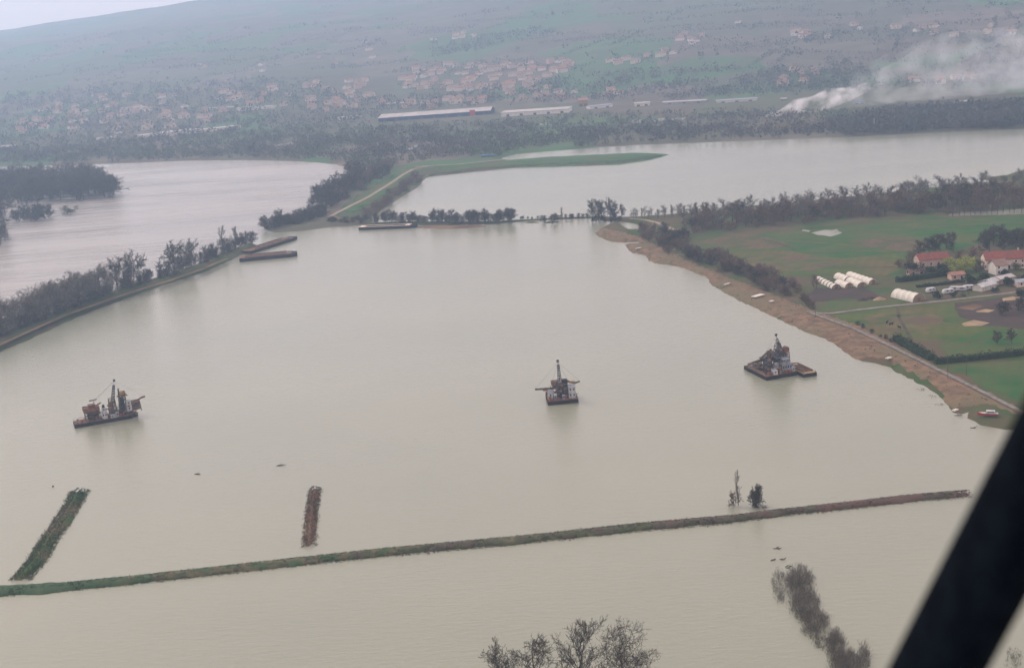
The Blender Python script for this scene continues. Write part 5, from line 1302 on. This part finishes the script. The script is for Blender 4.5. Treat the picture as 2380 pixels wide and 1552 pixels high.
drum(e, -4.9, 1.3, 1.65, .5, 1.0, 'red'); drum(e, 1.6, .9, 1.65, .4, .9, 'red'); drum(e, -5.6, 8, 1.65, .8, 2.2, 'rust'); hopper(e, 3.4, 5.6, 8, 11, 1.7, 5, 'rust')
part(e, 'winch', 'rust', (-2.5, -1, .6, 2.0, 1.65, 2.6)); rail(e, [(-3.8, 4), (3, 4), (3, 7.8)], 7.6)
gear(e, -5.5, 6, .8, 10, 1.65, 8.5, 46, 1); stays(e, (-.3, 6, 17), [(-6, 5, 1.7), (6.6, 5, 1.7), (-11, 5, 6.3), (8.4, 5, 8.1), (0, 11.8, 1.7)])
# left dredger
o0 = G(245, 983); e = empty('dredger', o0, -az(o0) + rad(5), 'long rusty dredger on the left with a raked lattice arm and an ochre hopper amidships', 'dredger')
hb = MB(); prism(hb, [(-13, 0), (11.5, 0), (14.8, 3.6), (11.5, 7.2), (-13, 7.2)], -.5, 1.55); obj('hull', hb.mesh('hull', M['hull']), e)
db = MB(); prism(db, [(-12.8, .15), (11.4, .15), (14.5, 3.6), (11.4, 7.05), (-12.8, 7.05)], 1.55, 1.65); obj('deck', db.mesh('deck', M['deck']), e)
rail(e, [(-12.8, .2), (11.3, .2), (14.4, 3.6), (11.3, 7), (-12.8, 7)], 1.65)
hopper(e, -8.4, -1.4, 1.5, 6, 4.3, 7.6, 'rust', 'gravel_hopper'); frame_tower(e, 'hopper_stand', -7.8, -2, 2, 5.5, 1.65, 5, 'steel_brown', .18, 1.0, 2); part(e, 'screen_box', 'hull', (-6.8, -1.8, 2, 5.5, 2.4, 6.4)); part(e, 'hatch', 'rust', (-6, -3, 2.5, 5, 7.5, 8.6))
mz = MB(); mz.bar((-3.3, 3.5, 7.4), (-3.3, 3.5, 10.3), .13, .1); obj('mast', mz.mesh('mast', M['steel']), e); boom(e, (-5.2, 3.5, 10.3), (-1.9, 3.5, 10.5), .35)
boom(e, (-1.8, 3.5, 8.2), (-.4, 3, 8.8), .5)
cabin(e, -.8, 1.4, 1, 3.2, 1.65, 4.6, 'white'); cabin(e, -.4, .9, 1.2, 3, 4.7, 6.6, 'white'); part(e, 'winch', 'hull', (-.2, .8, 1.5, 2.5, 6.75, 7.9))
frame_tower(e, 'tower_frame', 2.6, 6.2, 2, 5.5, 1.65, 9.6, 'steel_brown', .16, .7, 4); part(e, 'chute', 'steel_brown', (2.9, 4.6, 2.5, 5, 2.4, 8.2)); ladder_arm(e, (4.4, 3.6, 6.5), (6.3, 4, 15.6), 1.7, .8, 'steel')
mz = MB(); mz.bar((6.3, 4, 15.4), (6.6, 4, 17.6), .09, .06); obj('mast', mz.mesh('mast', M['steel']), e); sheave(e, 6.7, 4, 17.6, .55)
frame_tower(e, 'tower_frame', 7.4, 10.6, 2, 6, 1.65, 11, 'steel', .17, .8, 5); part(e, 'machine_house', 'hull', (7.8, 9.6, 2.4, 5.4, 2.0, 9.4)); hopper(e, 8.0, 10.6, 2.4, 5, 9.6, 12.0, 'ochre'); part(e, 'funnel', 'steel', (7.5, 8.1, 3, 3.6, 9.4, 13.8))
boom(e, (9.8, 4, 12), (11.4, 4, 9.6), .6); cabin(e, 10.3, 12.4, 1.6, 3.6, 3.0, 7.8, 'white', 2); cabin(e, 5.0, 6.4, .7, 2.2, 1.65, 3.8, 'grey_blue'); cabin(e, 2.8, 5.2, .4, 1.6, 1.65, 3.0, 'white')
frame_tower(e, 'bow_frame', 12.6, 16.5, 2, 5.4, 2.4, 7.0, 'steel_brown', .2, .8, 3); part(e, 'bow_winch', 'rust', (13, 15.8, 2.4, 5, 3, 6.2)); boom(e, (13.5, 3.5, 6.6), (19, 3.5, 8.2), .55); part(e, 'boom_motor', 'rust', (17, 18.8, 3.1, 3.9, 7.7, 8.3))
sheave(e, 14.6, 2.2, 5.2, 1.2); drum(e, -9.6, 2, 1.65, .5, 1, 'red'); drum(e, 7, .8, 1.65, .45, 1, 'red'); part(e, 'tool_box', 'deck', (-12.2, -9.6, 1, 5, 1.65, 2.1)); drum(e, -11, 5.5, 1.65, .4, .8, 'rust')
gear(e, -12, 15, .8, 6.4, 1.65, 6.0, 60, 2); gear(e, 1, 13, 1.0, 6, 1.65, 11.5, 50, 3); stays(e, (6.6, 4, 17.3), [(-12.5, 3.5, 1.7), (14, 3.5, 2), (-3.3, 3.5, 10.2), (18.8, 3.5, 8.2)])
# right dredger with two barges alongside: each its own thing
o0 = G(1809 - .0, 876); o0 = G((2380 + 1190 / 7.76) * .7166, (1060 + 1280 / 7.76) * .7166)
th = -az(o0) + math.atan2(.447, .894)
def loc_of(w, v, base, t): return base + Vector((math.cos(t) * w - math.sin(t) * v, math.sin(t) * w + math.cos(t) * v, 0))
e = empty('barge', loc_of(-4.3, -.8, o0, th), th, 'long rust-decked barge moored on the left side of the right-hand dredger', 'barge'); hopper_barge(e, 22, 6.4, 1.8, pointed=False)
drum(e, -1, 18.5, 1.8, .9, 1.6, 'white'); part(e, 'winch', 'rust', (-1.6, 1.6, .8, 2.2, 1.8, 3.0)); cabin(e, .6, 2.6, .4, 2.6, 1.8, 3.6, 'white')
e = empty('barge', loc_of(11.4, -5.0, o0, th), th, 'empty rust-decked barge moored on the right side of the right-hand dredger', 'barge'); hopper_barge(e, 19, 6.4, 1.7, pointed=False, deckm='sand')
e = empty('dredger', o0, th, 'grey dredger near the mud bank, stepped like a pyramid, lying between two rusty barges', 'dredger')
part(e, 'hull', 'hull', (-.7, 7.8, 0, 16, -.5, 1.55)); part(e, 'deck', 'deck', (-.6, 7.7, .1, 15.9, 1.55, 1.65)); rail(e, [(-.5, .2), (7.6, .2), (7.6, 15.8)], 1.65)
frame_tower(e, 'tower_frame', .6, 6.4, 4.5, 11, 1.65, 9, 'steel', .2, .62, 4); part(e, 'machine_house', 'steel', (1.4, 5.4, 5.5, 10, 1.65, 7.4)); part(e, 'platform', 'grey_blue', (.2, 6.4, 5, 10.5, 7.4, 7.65))
part(e, 'upper_house', 'steel', (1.9, 4.6, 6, 9, 7.65, 10.8)); frame_tower(e, 'tower_frame', 1.2, 4.4, 5.8, 9.4, 9, 13.5, 'steel', .15, .5, 3); ladder_arm(e, (4.6, 7.5, 8), (2.4, 7.5, 15.6), 1.6, .7, 'steel')
mz = MB(); mz.bar((2.4, 7.5, 15.4), (2.1, 7.5, 17.4), .1, .06); obj('mast', mz.mesh('mast', M['steel']), e); sheave(e, 2.05, 7.5, 17.4, .6); part(e, 'lookout', 'grey_blue', (1.8, 2.9, 7, 8, 14.3, 15.3))
b = MB(); b.bar((6.0, 5.6, 10.6), (6.0, 7.6, 10.6), 1.3, n=16); obj('drum_screen', b.mesh('drum_screen', M['rust']), e); part(e, 'bracket', 'steel_brown', (4.6, 6.2, 6, 7.2, 8.0, 9.6))
hopper(e, -.4, 2.0, 9.5, 12.5, 5, 9.4, 'steel_brown'); boom(e, (-.2, 10, 7.0), (-9.5, 13, 4.4), 1.2); boom(e, (2, 12, 6.4), (-4, 16.5, 4), .9)
cabin(e, 1.8, 6.4, 2.0, 5.0, 1.65, 5.2, 'grey_blue', 1); cabin(e, 2.4, 5.6, 2.4, 5, 5.35, 7.2, 'grey_blue', 1, 'upper_cabin'); cabin(e, 6.0, 7.6, 8.5, 11, 3.5, 7.6, 'white'); part(e, 'cabin_stand', 'steel_brown', (6.2, 7.4, 8.8, 10.8, 1.65, 3.5))
mz = MB(); mz.bar((6.8, 9.6, 7.6), (6.8, 9.6, 9.2), .07); mz.bar((6.0, 9.6, 9.2), (7.7, 9.6, 9.3), .07); obj('radio_mast', mz.mesh('radio_mast', M['steel_brown']), e)
cabin(e, 6.0, 7.4, 1.0, 3.4, 1.65, 3.6, 'white'); drum(e, 4.6, 1.0, 1.65, .45, 1.0, 'red'); drum(e, .4, 1.3, 1.65, .6, 1.3, 'ochre'); part(e, 'stair', 'ochre', (.4, .9, 2, 4.6, 1.65, 4.2)); part(e, 'winch', 'rust', (2.2, 3.8, .5, 1.7, 1.65, 2.7))
hopper(e, 3.6, 7.2, 11.4, 14.4, 2, 6, 'rust')
frame_tower(e, 'side_gantry', -3.6, -.9, 6, 12, 2.0, 7.2, 'steel', .22, .8, 3); part(e, 'sorting_box', 'steel', (-3.0, -1.0, 6.8, 11, 3.2, 6.4)); frame_tower(e, 'side_gantry', -6.6, -4, 9, 14, 2.0, 5.0, 'steel_brown', .2, .8, 2)
part(e, 'pump_house', 'steel', (-6.0, -4.2, 9.6, 13, 2.1, 4.3)); hopper(e, -.5, 1.8, 4.6, 7.4, 6.8, 10.0, 'steel', 'upper_hopper'); boom(e, (.4, 9, 10.8), (-4.6, 10.5, 6.8), 1.0); frame_tower(e, 'side_gantry', 5.0, 7.6, 5.6, 9, 1.65, 9.4, 'steel_brown', .18, .75, 3)
part(e, 'control_room', 'grey_blue', (-.6, 1.0, 3.4, 5.2, 3.4, 5.6)); part(e, 'gangway', 'wall_cream', (-3.4, .2, 2.2, 2.6, 3.9, 4.0)); drum(e, 2.6, 14.8, 1.65, .6, 1.4, 'white')
gear(e, -6, 7.6, .8, 14, 1.65, 11.5, 90, 4); gear(e, -.4, 6.6, 4, 10, 6, 13, 40, 5); stays(e, (2.1, 7.5, 17.2), [(-6.5, 12, 2), (7.6, 3, 1.7), (7.6, 15, 1.7), (-.4, 1, 1.7)])

# ------------------------------------------------------------------ aircraft strut beside the camera
def at_depth(px, py, d): return Vector((0, 0, ALT)) + (F_ * FPX + RI * (px - CX) + UI * (CY - py)) / FPX * d
A = at_depth(2020, 1830, 1.62); B = at_depth(2618, 690, 1.38)
ax = (B - A).normalized(); side = ax.cross(F_).normalized(); deep = ax.cross(side).normalized()
prof = []
for i in range(28):
    t = 2 * math.pi * i / 28; prof.append((math.cos(t) * .0415, math.sin(t) * (.085 if math.sin(t) > 0 else .04)))
st = MB(); vs = []
for k in range(9):
    p = A.lerp(B, k / 8)
    for a_, b_ in prof: vs.append(p + side * a_ + deep * b_ - A)
n = len(prof); st.add(vs, [(k * n + i, k * n + (i + 1) % n, (k + 1) * n + (i + 1) % n, (k + 1) * n + i) for k in range(8) for i in range(n)] + [tuple(range(n))[::-1], tuple(range(8 * n, 9 * n))])
o = obj('aircraft_strut', st.mesh('aircraft_strut', M['strut'], smooth=True)); o.location = A
tag(o, 'black aircraft strut crossing the lower right corner close to the camera', 'strut')

# ------------------------------------------------------------------ smoke and haze
def vol_mat(name, color, dens, noise=None, aniso=0.0, grad=None):
    mt = bpy.data.materials.new(name); mt.use_nodes = True; t = mt.node_tree; t.nodes.clear()
    o_ = t.nodes.new('ShaderNodeOutputMaterial'); v = t.nodes.new('ShaderNodeVolumePrincipled')
    v.inputs['Color'].default_value = (*color, 1); v.inputs['Density'].default_value = dens; v.inputs['Anisotropy'].default_value = aniso
    t.links.new(v.outputs[0], o_.inputs['Volume'])
    if noise:
        geo = t.nodes.new('ShaderNodeTexCoord'); no = t.nodes.new('ShaderNodeTexNoise'); no.inputs['Scale'].default_value = noise; no.inputs['Detail'].default_value = 3
        t.links.new(geo.outputs['Object'], no.inputs['Vector'])
        cr = t.nodes.new('ShaderNodeMapRange'); cr.inputs[1].default_value = .44; cr.inputs[2].default_value = .66; cr.inputs[3].default_value = 0; cr.inputs[4].default_value = dens
        t.links.new(no.outputs[0], cr.inputs[0]); t.links.new(cr.outputs[0], v.inputs['Density'])
    return mt
def plume(path, label, mt, seed, name='smoke'):
    r = random.Random(seed); mb = MB(); P = []; R = []
    for px, py, rp, dy in path:
        b = G(1765, 277); d = ray(px, py); Y = b.y + dy; t = Y / d.y; P.append(Vector((d.x * t, Y, max(ALT + d.z * t, rp * .5 + 1)))); R.append(rp)
    n = 14; o = P[0].copy(); vs = []
    for k, (p, rr_) in enumerate(zip(P, R)):
        dd = (P[min(k + 1, len(P) - 1)] - P[max(k - 1, 0)]).normalized(); u = dd.cross(Vector((0, 0, 1))).normalized(); v = u.cross(dd)
        for i in range(n):
            t = 2 * math.pi * i / n; q = rr_ * r.uniform(.6, 1.3); w = p + u * math.cos(t) * q * 1.2 + v * math.sin(t) * q; w.z = max(w.z, 1.5); vs.append(w - o)
    mb.add(vs, [(k * n + i, k * n + (i + 1) % n, (k + 1) * n + (i + 1) % n, (k + 1) * n + i) for k in range(len(P) - 1) for i in range(n)] + [tuple(range(n))[::-1], tuple(range((len(P) - 1) * n, len(P) * n))])
    me = mb.mesh(name, mt, smooth=True); fix_normals(me)
    s = obj(name, me); s.location = o; s['kind'] = 'stuff'; return s
plume([(1758, 277, 1.0, 0), (1780, 273, 3, 0), (1815, 264, 6, 5), (1850, 252, 9, 10), (1890, 240, 11, 15), (1930, 230, 11, 20), (1970, 217, 9, 27), (2010, 205, 6, 34), (2050, 196, 1.5, 42)], '', vol_mat('smoke_dense', (.97, .96, .97), .11, .06), 1)
plume([(1905, 240, 9, 22), (1950, 218, 15, 30), (2010, 200, 22, 40), (2080, 185, 32, 55), (2180, 170, 42, 75), (2300, 160, 50, 95), (2480, 150, 54, 120)], '', vol_mat('smoke_thin', (.92, .94, .97), .010, .04), 2)
plume([(1880, 262, 5, 15), (1950, 262, 8, 25), (2060, 252, 12, 40), (2200, 240, 18, 60), (2330, 225, 26, 80), (2480, 215, 30, 110)], '', vol_mat('smoke_low', (.90, .94, .98), .008, .05), 3)
hz = MB(); hz.box(-8600, 6600, -260, 8900, -6, 450)
o = obj('haze', hz.mesh('haze', vol_mat('haze', (.53, .74, 1.0), HAZE_DENSITY, aniso=.45))); o['kind'] = 'stuff'

# ------------------------------------------------------------------ place in its row, for things alike
from collections import defaultdict
by_group = defaultdict(list)
for o in C.objects:
    if o.parent is None and o.get('group') and o.get('label'): by_group[o['group']].append(o)
def screen_x(o):
    v = Vector(o.location) - Vector((0, 0, ALT)); return v.dot(RI) / v.dot(F_)
def nth(k):
    return f"{k}{'th' if 10 <= k % 100 <= 20 else {1: 'st', 2: 'nd', 3: 'rd'}.get(k % 10, 'th')}"
for g, os_ in by_group.items():
    labs = [o['label'] for o in os_]
    if len(os_) < 2 or len(os_) > 62: continue
    os_.sort(key=screen_x)
    for k, o in enumerate(os_): o['label'] = o['label'] + ', ' + ('leftmost' if k == 0 else ('rightmost' if k == len(os_) - 1 else nth(k + 1) + ' from left'))
